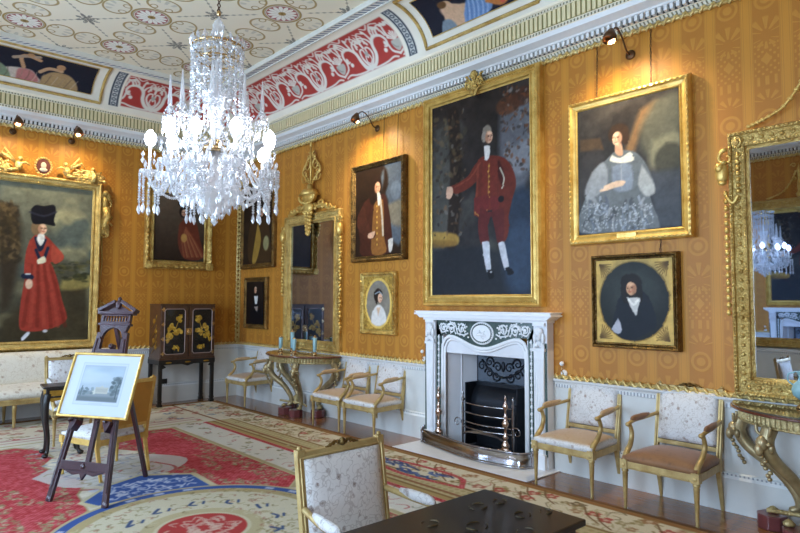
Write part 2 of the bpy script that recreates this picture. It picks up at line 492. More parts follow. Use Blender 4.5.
    def mesh(s, name, fn, mat, parent=None, kind=None, label=None, flip=False, smooth=True, keep=None):
        ny, nx = s.X.shape
        P = np.stack(fn(s.X, s.Y), -1).reshape(-1, 3)
        i = np.arange(nx * ny).reshape(ny, nx); a, b, c, d = i[:-1, :-1].ravel(), i[:-1, 1:].ravel(), i[1:, 1:].ravel(), i[1:, :-1].ravel()
        F = np.stack((a, d, c, b) if flip else (a, b, c, d), 1)
        if keep is not None:
            F = F[keep(s.X, s.Y)[:-1, :-1].ravel()]
        me = bpy.data.meshes.new(name); nf = len(F)
        me.vertices.add(len(P)); me.vertices.foreach_set('co', P.ravel().astype(np.float32))
        me.loops.add(nf * 4); me.loops.foreach_set('vertex_index', F.ravel().astype(np.int32))
        me.polygons.add(nf); me.polygons.foreach_set('loop_start', (np.arange(nf) * 4).astype(np.int32))
        me.update(calc_edges=True); me.validate()
        if smooth: me.polygons.foreach_set('use_smooth', [True] * nf)
        at = me.color_attributes.new('Col', 'FLOAT_COLOR', 'POINT')
        C = np.clip(s.C, 0, 1); C = np.where(C <= .04045, C / 12.92, ((C + .055) / 1.055) ** 2.4)
        at.data.foreach_set('color', np.concatenate([C.reshape(-1, 3), np.ones((len(P), 1))], 1).ravel().astype(np.float32))
        me.materials.append(mat)
        o = bpy.data.objects.new(name, me); COL.objects.link(o)
        if parent: o.parent = parent
        return tag(o, label, kind=kind)
# ---------------------------------------------------------------- the room
def room_loop(i, z):
    return [(X0 + i, Y0 + i, z), (X0 + i, YW - i, z), (XW - i, YW - i, z), (XW - i, Y0 + i, z)]

def dashes(name, c0, c1, per, duty, rough=.8, soft=.15, extra=None):
    t = NT(name); P = t.pos(); u = P[0] + P[1]
    t.base(t.mix(((u / per).frac() - .5).abs().lt(duty / 2, soft), rgb(c0), rgb(c1))); t.set(rough); return t.m
M['fret'] = dashes('fret_band', 'dcd9d0', '6f7482', .075, .45)
M['beadrow'] = dashes('bead_row', 'd8d2bc', '6c654a', .035, .4)
M['dots'] = dashes('dado_dots', 'dededa', '9a9c9e', .03, .4)
M['rope_stripe'] = plain('rope_core', 'caa050', .4, .5)

# floor
g = G(); g.box(X0 - .3, XW + .6, Y0 - .3, YW + .3, -.1, 0)
g.build('floor', M['parquet'], kind='structure')

# fireplace wall with its opening
OY0, OY1, OZ = 3.6, 4.74, 1.04
g = G()
g.box(XW, XW + .12, Y0 - .2, OY0, .9, 5.1); g.box(XW, XW + .12, OY1, YW + .2, .9, 5.1); g.box(XW, XW + .12, OY0, OY1, OZ, 5.1)
g.mat = 1
g.box(XW, XW + .12, Y0 - .2, OY0, 0, .9); g.box(XW, XW + .12, OY1, YW + .2, 0, .9)
g.build('wall_right', [M['damask_right'], M['dado']], kind='structure')
g = G(); g.box(X0 - .2, XW, YW, YW + .12, .9, 5.1); g.mat = 1; g.box(X0 - .2, XW, YW, YW + .12, 0, .9)
g.build('wall_back', [M['damask_back'], M['dado']], kind='structure')
g = G(); g.box(X0 - .2, XW, Y0 - .12, Y0, .9, 5.1); g.mat = 1; g.box(X0 - .2, XW, Y0 - .12, Y0, 0, .9)
g.build('wall_front', [M['damask_back'], M['dado']], kind='structure')
WY = [1.05, 4.45, 7.45]; WW = 1.25; WZ0, WZ1 = .35, 3.55
g = G(); ys = [Y0 - .2]
for y in WY: ys += [y - WW / 2, y + WW / 2]
ys.append(YW + .2)
for i in range(0, len(ys), 2):
    g.mat = 0; g.box(X0 - .12, X0, ys[i], ys[i + 1], .9, 5.1); g.mat = 1; g.box(X0 - .12, X0, ys[i], ys[i + 1], 0, .9)
for y in WY:
    g.mat = 0; g.box(X0 - .12, X0, y - WW / 2, y + WW / 2, WZ1, 5.1); g.mat = 1; g.box(X0 - .12, X0, y - WW / 2, y + WW / 2, 0, WZ0)
g.build('wall_left', [M['damask_right'], M['dado']], kind='structure')
for i, y in enumerate(WY):
    g = G(); a, b = y - WW / 2, y + WW / 2; x = X0 - .08
    g.box(x, X0 + .04, a - .07, a, WZ0 - .05, WZ1 + .08); g.box(x, X0 + .04, b, b + .07, WZ0 - .05, WZ1 + .08); g.box(x, X0 + .04, a, b, WZ1, WZ1 + .08); g.box(x, X0 + .06, a - .07, b + .07, WZ0 - .09, WZ0)
    for k in range(1, 3): g.box(x, x + .03, a + WW * k / 3 - .012, a + WW * k / 3 + .012, WZ0, WZ1)
    for k in range(1, 6):
        z = WZ0 + (WZ1 - WZ0) * k / 6; q = .03 if k == 3 else .012; g.box(x, x + .03, a, b, z - q, z + q)
    w = g.build('window_%d' % (i + 1), M['white_paint'], kind='structure')
    g = G(); g.box(x + .012, x + .016, a, b, WZ0, WZ1); g.build('pane', M['pane'], w, kind='structure')

# baseboard and dado mouldings
def room_trim(name, prof, mats, mi=None, kindname=None, brk=False):
    if not brk:
        g = G(); g.ring([room_loop(i, z) for i, z in prof], mats=mi); return g.build(name, mats, kind='structure')
    g = G(); n = len(prof)
    # three walls closed, right wall interrupted by the chimneypiece
    for k in range(n - 1):
        if mi: g.mat = mi[k]
        A = room_loop(*prof[k]); B = room_loop(*prof[k + 1])
        for j in (0, 1, 3): g.add([A[j], A[(j + 1) % 4], B[(j + 1) % 4], B[j]], [(0, 1, 2, 3)])
        for y0, y1 in ((None, 3.34), (5.04, None)):
            q = []
            for L in (A, B):
                lo = L[3]; hi = L[2]
                q.append((lo if y0 is None else (lo[0], y0, lo[2]), hi if y1 is None else (hi[0], y1, hi[2])))
            g.add([q[0][0], q[0][1], q[1][1], q[1][0]], [(0, 3, 2, 1)])
    return g.build(name, mats, kind='structure')
room_trim('baseboard_1', [(0, .30), (.018, .29), (.018, .275), (.03, .255), (.03, .0)], [M['white_paint'], M['dots'], M['dado']], [0, 1, 0, 2], brk=True)
room_trim('trim_1', [(0, .79), (.012, .795), (.012, .825), (.02, .84), (.045, .86), (.05, .875), (.0, .876)], [M['dots'], M['white_paint']], [1, 0, 1, 1, 1, 1], brk=True)
# gilt carved fillet along the dado, up the corner and below the cornice
def fillet(g, p0, p1, out, up, r=.018, core=.018):
    p0 = Vector(p0); p1 = Vector(p1); d = (p1 - p0); L = d.length; d.normalize(); out = Vector(out); up = Vector(up)
    n = int(L / .075); g.tube([p0 + out * .012, p1 + out * .012], core, 6)
    for i in range(n):
        c = p0 + d * (L * (i + .5) / n) + out * .02
        pts = [tuple(c + d * (q * .034) + up * (.024 * sin(q * pi)) + out * (.006 + .004 * cos(q * 3))) for q in (-1, -.5, 0, .5, 1)]
        g.tube(pts, [.008, .013, .015, .013, .008], 5)
        g.ell(tuple(c - up * .024), .014, 5, 4)
g = G()
zz = .895
fillet(g, (XW, Y0, zz), (XW, 3.34, zz), (-1, 0, 0), (0, 0, 1)); fillet(g, (XW, 5.04, zz), (XW, YW, zz), (-1, 0, 0), (0, 0, 1))
fillet(g, (X0, YW, zz), (XW, YW, zz), (0, -1, 0), (0, 0, 1))
g.build('trim_2', M['fillet_gold'], kind='structure')
g = G(); fillet(g, (XW, Y0, 4.02), (XW, YW, 4.02), (-1, 0, 0), (0, 0, -1)); fillet(g, (X0, YW, 4.02), (XW, YW, 4.02), (0, -1, 0), (0, 0, -1))
fillet(g, (X0, Y0, 4.02), (X0, YW, 4.02), (1, 0, 0), (0, 0, -1))
g.build('trim_3', M['fillet_gold'], kind='structure')
g = G(); fillet(g, (XW, YW - .05, .93), (XW, YW - .05, 4.0), (-1, 0, 0), (0, -1, 0)); fillet(g, (XW - .05, YW, .93), (XW - .05, YW, 4.0), (0, -1, 0), (-1, 0, 0)); g.build('trim_4', M['fillet_gold'], kind='structure')

# cornice
prof = [(0, 4.04), (.03, 4.045), (.04, 4.075), (.055, 4.08), (.055, 4.13), (.10, 4.135), (.11, 4.15), (.20, 4.175), (.215, 4.215), (.225, 4.22), (.225, 4.245), (.235, 4.25), (.235, 4.40), (.25, 4.405), (.25, 4.425), (.27, 4.43), (.28, 4.45)]
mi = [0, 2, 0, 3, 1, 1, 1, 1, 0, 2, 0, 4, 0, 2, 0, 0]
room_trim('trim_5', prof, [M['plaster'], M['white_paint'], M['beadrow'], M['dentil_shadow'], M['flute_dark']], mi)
g = G()
per = .052
for side in range(4):
    L = (YW - Y0) if side % 2 == 0 else (XW - X0)
    n = int(L / per)
    for i in range(n):
        u = (i + .5) * L / n
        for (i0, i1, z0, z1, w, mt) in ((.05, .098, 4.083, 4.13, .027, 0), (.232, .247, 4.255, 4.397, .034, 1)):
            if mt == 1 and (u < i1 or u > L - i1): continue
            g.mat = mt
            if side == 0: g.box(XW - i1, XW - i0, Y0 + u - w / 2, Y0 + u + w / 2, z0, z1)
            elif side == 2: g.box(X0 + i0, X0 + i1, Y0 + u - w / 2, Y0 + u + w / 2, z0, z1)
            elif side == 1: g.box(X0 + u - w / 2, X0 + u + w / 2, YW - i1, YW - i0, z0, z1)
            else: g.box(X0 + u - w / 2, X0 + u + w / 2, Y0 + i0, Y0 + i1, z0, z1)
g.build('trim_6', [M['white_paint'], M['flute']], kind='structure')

# cove
CA, CB, CI, CZ = .55, .45, .28, 4.45
AL = .80
def covept(s_):
    t = np.clip(s_ / AL, 0, 1) * pi / 2
    return CI + CA * (1 - np.cos(t)), CZ + CB * np.sin(t)
def red_panel(c, u0, u1, ph, seed):
    """white arabesque on a red ground between u0 and u1; motif centres at ph + 1.09 k"""
    RED = 'ac4038'; WH = 'e2dacb'; GR = 'aaa79a'
    b, t = .10, .69
    c.rect(u0, u1, b, t, RED)
    h = t - b
    k0 = int((u0 - ph) / 1.09) - 1; k1 = int((u1 - ph) / 1.09) + 1
    def cl(fn):
        pass
    keep = c.C.copy()
    for k in range(k0, k1 + 1):
        o = ph + 1.09 * k
        for s in (-1, 1):
            P = lambda x, y: (o + s * x, b + y * h)
            c.line([P(0, .06), P(.09, .12), P(.15, .30), P(.17, .52), P(.25, .66), P(.36, .64), P(.41, .50), P(.385, .38), P(.345, .38)], (.065, .026), WH, sm=4)
            c.line([P(0, .06), P(.12, .03), P(.3, .05), P(.42, .10), P(.5, .06)], (.03, .024), WH, sm=4)
            c.line([P(0, .10), P(.06, .20), P(.10, .36), P(.08, .50), P(.03, .52), P(.02, .42)], (.036, .022), WH, sm=4)
            c.line([P(.0, .16), P(.045, .24), P(.03, .36), P(.0, .32)], .020, WH, sm=3)
            c.ell(*P(.37, .44), .022, .03, WH); c.ell(*P(.33, .30), .03, .03, WH)
            # urn
            c.poly([P(.47, .42), P(.48, .28), P(.545, .18), P(.61, .28), P(.62, .42)], 'b9b4a6', .01, 1, 3); c.line([P(.40, .44), P(.43, .24), P(.545, .12)], .03, WH, sm=3)
            c.line([P(.47, .36), P(.51, .28), P(.545, .26)], .016, '98958a', sm=3); c.line([P(.30, .70), P(.36, .84), P(.43, .80), P(.41, .72)], (.026, .014), WH, sm=3); c.line([P(.07, .62), P(.10, .78), P(.03, .90)], (.026, .014), WH, sm=3)
            # upper foliage
            for (x, y, dx, dy) in ((.17, .55, -.12, .25), (.2, .62, -.02, .30), (.26, .66, .08, .26), (.34, .66, .12, .22), (.46, .52, .06, .38), (.1, .58, -.06, .16), (.44, .6, -.07, .3)):
                c.line([P(x, y), P(x + dx * .3, y + dy * .55), P(x + dx, y + dy * .9), P(x + dx * 1.25, y + dy * .7)], (.034, .018), WH, sm=3)
                c.ell(*P(x + dx * 1.2, y + dy * .75), .024, .024, WH)
            c.line([P(.0, .55), P(.02, .75), P(.09, .88), P(.15, .84)], (.026, .016), WH, sm=3)
            c.line([P(.30, .80), P(.37, .95), P(.47, .9)], .020, WH, sm=3)
            c.line([P(.2, .95), P(.26, .88), P(.33, .97)], .020, WH, sm=3)
        for q in np.linspace(-1, 1, 7):
            c.line([(o + .545, b + .42 * h), (o + .545 + q * .09, b + (.62 - .1 * abs(q)) * h)], (.012, .028), WH)
        c.ell(o, b + .40 * h, .03, .035, GR); c.ell(o, b + .62 * h, .014, .06, WH); c.ell(o, b + .8 * h, .012, .03, WH)
    m = ((c.X < u0) | (c.X > u1) | (c.Y < b) | (c.Y > t)); c.C[m] = keep[m]
    c.line([(u0, b), (u1, b), (u1, t), (u0, t), (u0, b)], .012, 'e0d8c4')
def guilloche(c, u):
    c.rect(u - .065, u + .065, .08, .72, '27313f')
    c.rect(u - .042, u + .042, .09, .71, 'c9c8c0')
    n = 9
    for i in range(n):
        y = .12 + .56 * i / (n - 1); c.ell(u, y, .03, .026, '27313f'); c.ell(u, y, .018, .012, 'd8d6cc')
def cove_ground(us):
    c = Cv(us, np.linspace(0, AL, 90), 'eee6d2'); c.noise(.3, 3, .03); return c
us = np.concatenate([np.arange(Y0, 2.5, .08), np.arange(2.5, YW, .0115), [YW]])
c = cove_ground(us)
red_panel(c, 5.17, YW - .45, 5.78, 1); red_panel(c, Y0 + .5, 2.93, 5.78, 1)
guilloche(c, 5.04); guilloche(c, 3.06)
c.mesh('wall_right', lambda X, Y: (XW - covept(Y)[0], np.clip(X, Y0 + covept(Y)[0], YW - covept(Y)[0]), covept(Y)[1]), M['fresco'], kind='structure').name = 'ceiling_cove_right'
us = np.concatenate([np.arange(X0, .9, .08), np.arange(.9, XW, .0115), [XW]])
c = cove_ground(us); red_panel(c, 2.97, XW - .45, 3.42, 2); guilloche(c, 2.87); guilloche(c, .83); red_panel(c, X0 + .4, .72, 3.42, 2)
c.mesh('ceiling_cove_back', lambda X, Y: (np.clip(X, X0 + covept(Y)[0], XW - covept(Y)[0]), YW - covept(Y)[0], covept(Y)[1]), M['fresco'], kind='structure')
us = np.arange(Y0, YW + .1, .12); c = cove_ground(us)
c.mesh('ceiling_cove_left', lambda X, Y: (X0 + covept(Y)[0], np.clip(X, Y0 + covept(Y)[0], YW - covept(Y)[0]), covept(Y)[1]), M['fresco'], kind='structure')
us = np.arange(X0, XW + .1, .12); c = cove_ground(us)
c.mesh('ceiling_cove_front', lambda X, Y: (np.clip(X, X0 + covept(Y)[0], XW - covept(Y)[0]), Y0 + covept(Y)[0], covept(Y)[1]), M['fresco'], kind='structure')
for o in list(COL.objects):
    pass
room_trim('trim_7', [(.83, 4.90), (.84, 4.888), (.86, 4.888), (.862, 4.90), (.945, 4.905), (.947, 4.892), (.965, 4.892), (.97, 4.95)], [M['plaster_grey'], M['fret'], M['plaster_dark']], [0, 0, 0, 1, 0, 0, 0])

# ceiling
def ceiling_mat():
    t = NT('painted_ceiling'); P = t.pos()
    p = ((P[0] - 2.56) / 1.08 + .5).frac() - .5; q = ((P[1] - 7.12) / 1.13 + .5).frac() - .5
    x = p * 1.08; y = q * 1.13; r = (x * x + y * y).sqrt(); th = y.atan2(x)
    ground = t.mix((t.noise(1.5, 4) * .8).cl(), rgb('e4d8bc'), rgb('eee4ca'))
    GO = rgb('a08345'); WH = rgb('e9e4d6'); RD = rgb('a3605a'); GY = rgb('66645e')
    # four scrolled ovals
    ax = x.abs(); ay = y.abs(); A = ax.max(ay); B = ax.min(ay)
    e = (((A - .385) / .155).pow(2.0) + (B / .195).pow(2.0)).sqrt()
    c = t.mix(e.lt(1.0, .05) * .5, ground, rgb('ded6c0'))
    c = t.mix((e - .93).abs().lt(.07, .05) * .9, c, GO)
    e2 = (((A - .30) / .05).pow(2.0) + ((B - .085) / .045).pow(2.0)).sqrt()
    c = t.mix((e2 - .85).abs().lt(.16, .1) * .85, c, GO)
    fan = (B.atan2(A - .27) * 14).cos().gt(0.1, .5) * e.lt(.8, .1) * (A - .42).gt(0, .02)
    c = t.mix(fan * .5, c, rgb('a9a595'))
    # medallion
    c = t.mix(r.lt(.235, .006), c, rgb('e0d8c4'))
    c = t.mix((r - .215).abs().lt(.012, .006), c, GO)
    c = t.mix((r - .195).abs().lt(.004, .006), c, rgb('85734a'))
    c = t.mix(r.lt(.182, .006), c, RD)
    pet = r.lt((th * 7).cos().abs().pow(.6) * .075 + .098, .01)
    c = t.mix(pet, c, WH)
    c = t.mix(((th * 7).sin().abs().lt(.12, .1)) * r.lt(.1, .01) * 0 + (((th * 7).cos().abs()).lt(.18, .12)) * r.lt(.11, .01), c, rgb('b0a890'))
    c = t.mix(r.lt(.045, .008), c, GO); c = t.mix(r.lt(.018, .006), c, rgb('6d5526'))
    # garlands on the diagonals
    d = (p.abs() - q.abs()).abs() * .78
    al = p.abs() + q.abs()
    dash = ((al * 62).sin() * .5 + .5)
    c = t.mix(d.lt(dash * .014 + .002, .008) * r.gt(.29, .02) * .75, c, rgb('8f8a78'))
    # bows where they cross
    px = .5 - p.abs(); qx = .5 - q.abs(); xx = px * 1.08; yy = qx * 1.13; rr = (xx * xx + yy * yy).sqrt()
    tt = yy.atan2(xx)
    bow = rr.lt((tt * 4).cos().abs() * .09 + .045, .012) * (t.noise(38, 2).gt(.42, .1))
    c = t.mix(bow * .85, c, GY)
    t.base(c); t.set(.85); return t.m
M['ceiling'] = ceiling_mat()
g = G(); g.box(X0 + .95, XW - .95, Y0 + .95, YW - .95, 4.95, 5.05); g.build('ceiling', M['ceiling'], kind='structure')
# roof slab that closes the room above cove and ceiling
g = G(); g.box(X0 - .12, XW + .12, Y0 - .12, YW + .12, 5.1, 5.2); g.build('ceiling_slab', M['plaster_grey'], kind='structure')
# ---------------------------------------------------------------- carpet and hearth
RX, RY = 1.95, 4.15
def carpet():
    xs = np.concatenate([np.arange(-.65, .9, .02), np.arange(.9, 4.56, .0105)])
    ys = np.concatenate([np.arange(-1.1, 1.9, .05), np.arange(1.9, 9.4, .0115)])
    CR = 'e2d6bd'; RED = 'b83c42'; BL = '3a5c9c'; OL = '8d8458'; BR = '8a5a34'
    c = Cv(xs, ys, CR)
    r = np.random.RandomState(5)
    c.noise(.5, 1, .06); c.noise(.07, 2, .10, oct=2)
    def bloom(x, y, s, col, a=.8):
        for k in range(5):
            t = 2 * pi * k / 5 + r.rand(); c.ell(x + cos(t) * s * .6, y + sin(t) * s * .6, s * .55, s * .4, col, rot=t, a=a)
        c.ell(x, y, s * .4, s * .4, 'e4d2b4', a=.7)
    def scatter(x0, x1, y0, y1, n, cols, s0=.02, s1=.05, a=.6):
        for i in range(n):
            x, y = r.uniform(x0, x1), r.uniform(y0, y1); col = cols[r.randint(len(cols))]; s = r.uniform(s0, s1)
            if r.rand() < .55:
                t = r.rand() * 6.28; pts = [(x + cos(t + k * .8) * s * k * .9, y + sin(t + k * .8) * s * k * .9) for k in range(4)]
                c.line(pts, (.018, .008), col, a=a, sm=2)
            else: bloom(x, y, s, col, a)
    # ---- border zones on the fireplace side, x from centre outwards
    def strip(x0, x1, col, a=1):
        c.rect(x0, x1, -1.0, 9.3, col, a=a)
    strip(3.22, 3.60, 'e2dac8'); strip(3.60, 3.66, RED); strip(3.66, 3.72, 'b59a62'); strip(3.72, 3.76, '8f7040'); strip(3.76, 3.98, 'c9b88a'); strip(3.98, 4.02, '9a8050')
    for s in (3.80, 3.87, 3.94):
        for k in range(150): c.ell(s, -1 + k * .07, .02, .022, '9c8a52', a=.5)
    strip(4.02, 4.44, 'e2d6b8'); strip(4.44, 4.50, '9a6f40'); strip(4.50, 4.56, '7d5430')
    c.rect(-.65, 4.5, 9.28, 9.4, '9a6f40')
    # far end bands (cream with pink lines)
    c.rect(-.6, 4.44, 7.75, 9.28, 'e4dac2')
    for y, w, col in ((9.05, .05, 'b9a674'), (8.85, .03, 'a8503f'), (8.15, .03, 'b4566a'), (8.02, .03, 'c07a7a'), (7.86, .04, 'b9a674')):
        c.rect(-.6, 3.66, y - w / 2, y + w / 2, col, a=.8)
    scatter(-.4, 4.4, 8.2, 9.25, 230, ['a9695c', '8d8458', 'a39368', '8e4a40', '56708e', 'b5413f', '9a8a64'], .03, .08)
    c.rect(3.60, 3.66, 7.9, 7.97, RED)
    scatter(3.25, 3.58, 1.5, 7.8, 110, ['b5413f', '8d8458', '6d6a4a', 'c07a6a', '8f8a70'], .025, .05, .75)
    scatter(4.05, 4.42, 1.0, 9.2, 260, ['9a8a5a', '7d6a3a', 'a39368', 'a9594c', '6b5a3c', '9a6a44'], .025, .06, .7)
    scatter(3.72, 4.42, 3.9, 7.6, 90, ['94844f', 'a39368', '8a6a40'], .02, .04, .5)
    # red roses on the outer border
    for (x, y) in ((4.34, 3.05), (4.38, 2.9), (4.2, 3.9), (4.3, 4.1), (4.36, 4.4), (4.35, 7.6), (4.2, 8.0), (4.2, 3.02), (4.25, 2.45), (4.2, 2.32), (4.3, 1.9), (4.22, 6.3), (4.28, 6.95), (4.2, 3.3), (4.3, 5.6)):
        bloom(x, y, .055, 'b24a42', .9); c.line([(x - .15, y - .12), (x - .05, y + .02), (x + .1, y + .13)], .014, '7a5a3a', sm=3)
    # ribbon cartouche near the hearth
    for s in (-1, 1):
        c.line([(4.0, 3.55), (4.09 + s * .12, 3.75), (4.08 + s * .16, 4.2), (4.09 + s * .11, 4.6), (4.06, 4.85)], .05, RED, sm=5, a=.9)
    for i in range(34):
        x, y = r.uniform(3.97, 4.2), r.uniform(3.75, 4.7); c.line([(x, y), (x + r.uniform(-.05, .05), y + .07), (x + .02, y + .13)], .026, ['3d558c', '5f74a0', '39466e'][i % 3], sm=2, a=.9)
    strip(3.80, 3.84, '8a5233', .8)
    # ---- red fields
    def field(sg, y0, y1):
        X = lambda q: RX + sg * q
        sy = 1 if y1 > RY else -1
        Yf = lambda v: RY + sy * (v - RY)
        pts = [(X(a), Yf(b)) for a, b in ((1.2, 4.78), (1.2, 7.65), (.5, 7.72), (.30, 7.4), (.30, 7.0), (.46, 6.7), (.38, 6.3), (.29, 5.9), (.45, 5.55), (.50, 5.08), (.85, 4.66), (.97, 4.56))]
        mx_ = sum(a for a, b in pts) / len(pts); my_ = sum(b for a, b in pts) / len(pts)
        c.poly([(mx_ + (a - mx_) * 1.09, my_ + (b - my_) * 1.03) for a, b in pts], 'b9a87c'); c.poly(pts, RED)
        # diaper of the red field
        w = c.win(min(X(1.22), X(.4)), max(X(1.22), X(.4)), min(y0, y1), max(y0, y1))
        c.line([pts[-1], pts[0], pts[1], pts[2]], .02, 'c9b98c')
        # leaf garlands along the edges
        for (xa, ya, xb, yb, n) in ((X(1.12), y0 + .25 * sy, X(1.12), y1 - .15 * sy, 22), (X(1.0), y0 + .35 * sy, X(1.0), y0 + 1.9 * sy, 14), (X(.6), y0 + .6 * sy, X(.95), y0 + .2 * sy, 7), (X(.48), y0 + 1.5 * sy, X(.6), y0 + .7 * sy, 8), (X(.42), y0 + 2.8 * sy, X(.5), y0 + 1.7 * sy, 8), (X(.75), y0 + .9 * sy, X(.9), y0 + 1.6 * sy, 6), (X(.5), 7.55 if sy > 0 else .8, X(1.1), 7.55 if sy > 0 else .8, 7)):
            for k in range(n):
                q = (k + .5) / n; x = xa + (xb - xa) * q; y = ya + (yb - ya) * q
                t = r.rand() * 6.28
                for j in range(5): u_, v_ = x + r.uniform(-.06, .06), y + r.uniform(-.06, .06); c.line([(u_, v_), (u_ + .028 * cos(t + j * 1.5), v_ + .028 * sin(t + j * 1.5)), (u_ + .045 * cos(t + j * 1.5 + .9), v_ + .045 * sin(t + j * 1.5 + .9))], (.024, .008), ['b3a880', 'a0976c', 'bfb590', 'c8bc98', '988f66'][j], a=.8, sm=2)
                c.ell(x + .04 * (-1) ** k, y + .02, .028, .018, '8d8a5c', rot=k, a=.7)
    for sg in (-1, 1): field(sg, 4.55, 7.65); field(sg, 3.75, .75)
    for k in range(260):
        x, y = r.uniform(3.3, 4.5), r.uniform(2.0, 9.0); t = r.rand() * 6; c.line([(x, y), (x + .10 * cos(t), y + .10 * sin(t)), (x + .18 * cos(t + .8), y + .18 * sin(t + .8))], (.012, .006), ['8f7f50', 'b0a070', '7c6c44'][k % 3], a=.55, sm=3) if x > 4.02 else None
    m = (c.C[..., 0] > .62) & (c.C[..., 1] < .32)
    d = (np.sin(c.X * 150) * np.sin(c.Y * 150))[..., None] * .06 + .03 + (vnoise(c.xs, c.ys, .03, 77, 2)[..., None] - .5) * .22
    c.C = np.where(m[..., None], np.clip(c.C + d * np.array([1, 1.3, 1.3]), 0, 1), c.C)
    # ---- pale spine between the red fields
    for sy in (-1, 1):
        Y = lambda q: RY + sy * q
        c.poly([(RX - .62, Y(2.15)), (RX - .2, Y(2.6)), (RX + .35, Y(2.5)), (RX + .72, Y(1.95)), (RX + .3, Y(1.55)), (RX - .4, Y(1.6))], 'd3cec4', sm=5, a=.9)
        for i in range(150):
            x = RX + r.uniform(-.42, .42); y = Y(r.uniform(1.55, 3.5)); t = r.rand() * 6
            c.line([(x, y), (x + .08 * cos(t), y + .05 * sin(t)), (x + .12 * cos(t + 1), y + .1 * sin(t + 1))], (.03, .012), ['bab09c', 'b0655a', 'c9c6c0', '8d93a4', 'a89a7a', 'ded6c8'][r.randint(6)], a=.8, sm=2)
        for q in range(4): c.line([(RX + .22 + .21 * cos(t), Y(1.9) + (.15 + .03 * q) * sin(t)) for t in np.linspace(0, 6.28, 24)], .012, 'aaa48c' if q % 2 else 'c9b9a0', a=.7)
        c.line([(RX - .45, Y(1.55)), (RX - .1, Y(1.35)), (RX + .3, Y(1.45)), (RX + .5, Y(1.7)), (RX + .42, Y(2.0))], .03, 'b5605a', sm=5)
        # blue panel
        Yb = lambda v: RY + sy * (v - RY)
        a = [(RX - .40, Yb(5.14)), (RX - .46, Yb(5.30)), (RX - .18, Yb(5.62)), (RX + .14, Yb(5.76)), (RX + .50, Yb(5.50)), (RX + .48, Yb(5.04)), (RX + .2, Yb(5.14)), (RX - .1, Yb(5.16))]
        c.poly([(RX + (x - RX) * 1.12, Yb(5.35) + (y - Yb(5.35)) * 1.12) for x, y in a], 'cfc39c', .02); c.poly(a, BL)
        for i in range(60):
            x = RX + r.uniform(-.33, .42); y = Yb(r.uniform(5.18, 5.6)); t = r.rand() * 6
            c.line([(x, y), (x + .05 * cos(t), y + .05 * sin(t)), (x + .09 * cos(t + 1.2), y + .06 * sin(t + 1))], (.028, .012), 'c9cddb', a=.9, sm=2)
    # ---- centre medallion
    c.ell(RX, RY, 1.03, 1.03, 'c4b48a', soft=.01)
    ring = lambda r0, r1, col, a=1: c.mixin((slice(None), slice(None)), np.clip(np.minimum(np.hypot(c.X - RX, c.Y - RY) - r0, r1 - np.hypot(c.X - RX, c.Y - RY)) / .012 + .5, 0, 1), col, a)
    ring(.92, 1.0, BL); th = np.arctan2(c.Y - RY, c.X - RX)
    R = np.hypot(c.X - RX, c.Y - RY)
    mm = np.clip((np.sin(th * 26) - .3) * 3, 0, 1) * np.clip(np.minimum(R - .94, .985 - R) / .01 + .5, 0, 1) * (np.sin(th * 5) > -.2)
    c.mixin((slice(None), slice(None)), mm, 'b9c2d6')
    ring(.42, .92, 'd8cdae'); ring(.83, .92, 'bba878')
    for k in range(420):
        t = r.rand() * 6.28; q = r.uniform(.40, .9); x, y = RX + q * cos(t), RY + q * sin(t)
        c.line([(x, y), (x + .03 * cos(k), y + .03 * sin(k)), (x + .055 * cos(k + .9), y + .05 * sin(k + .9))], (.016, .006), ['8d8052', 'a08f60', 'd6cba8', '7c6f48', 'cfc6ae', 'a9705c'][r.randint(6)], a=.75, sm=2)
    for k in range(12):
        t = 2 * pi * k / 12 + .2; x, y = RX + .52 * cos(t), RY + .52 * sin(t)
        c.line([(x, y), (x + .05 * cos(t + 1.2), y + .05 * sin(t + 1.2)), (x + .02, y + .09)], .026, '3f5378', sm=2); c.line([(x + .06, y), (x + .09, y + .05)], .02, '3f5378')
    ring(.0, .33, 'd5c9a4'); ring(0, .30, 'b83c3a')
    for k in range(60):
        t = r.rand() * 6.28; q = r.uniform(.03, .24); x, y = RX + q * cos(t), RY + q * sin(t)
        c.line([(x, y), (x + .05 * cos(t + 1), y + .05 * sin(t + 1)), (x + .07 * cos(t + 2.2), y + .08 * sin(t + 2))], (.022, .01), 'd9b6a0', a=.85, sm=2)
    hole = lambda X, Y: ~((X > 9))
    o = c.mesh('carpet', lambda X, Y: (X, Y, .012 + 0 * X), M['wool'])
    return tag(o, 'large floral carpet with red fields, blue panels and a round central medallion', 'carpet')
carpet()
g = G(); g.box(4.57, XW - .02, 3.28, 5.08, .0, .012); g.build('floor_hearth', M['marble'], kind='structure', bevel=.003)
# ---------------------------------------------------------------- chimneypiece
RZR = HALF      # things on the right wall: local x = viewer's right, local -y = into the room
cp = empty('chimneypiece', (XW, 4.185, .012), RZR, 'white and green marble chimneypiece with a carved scroll frieze and oval plaque', 'fireplace')
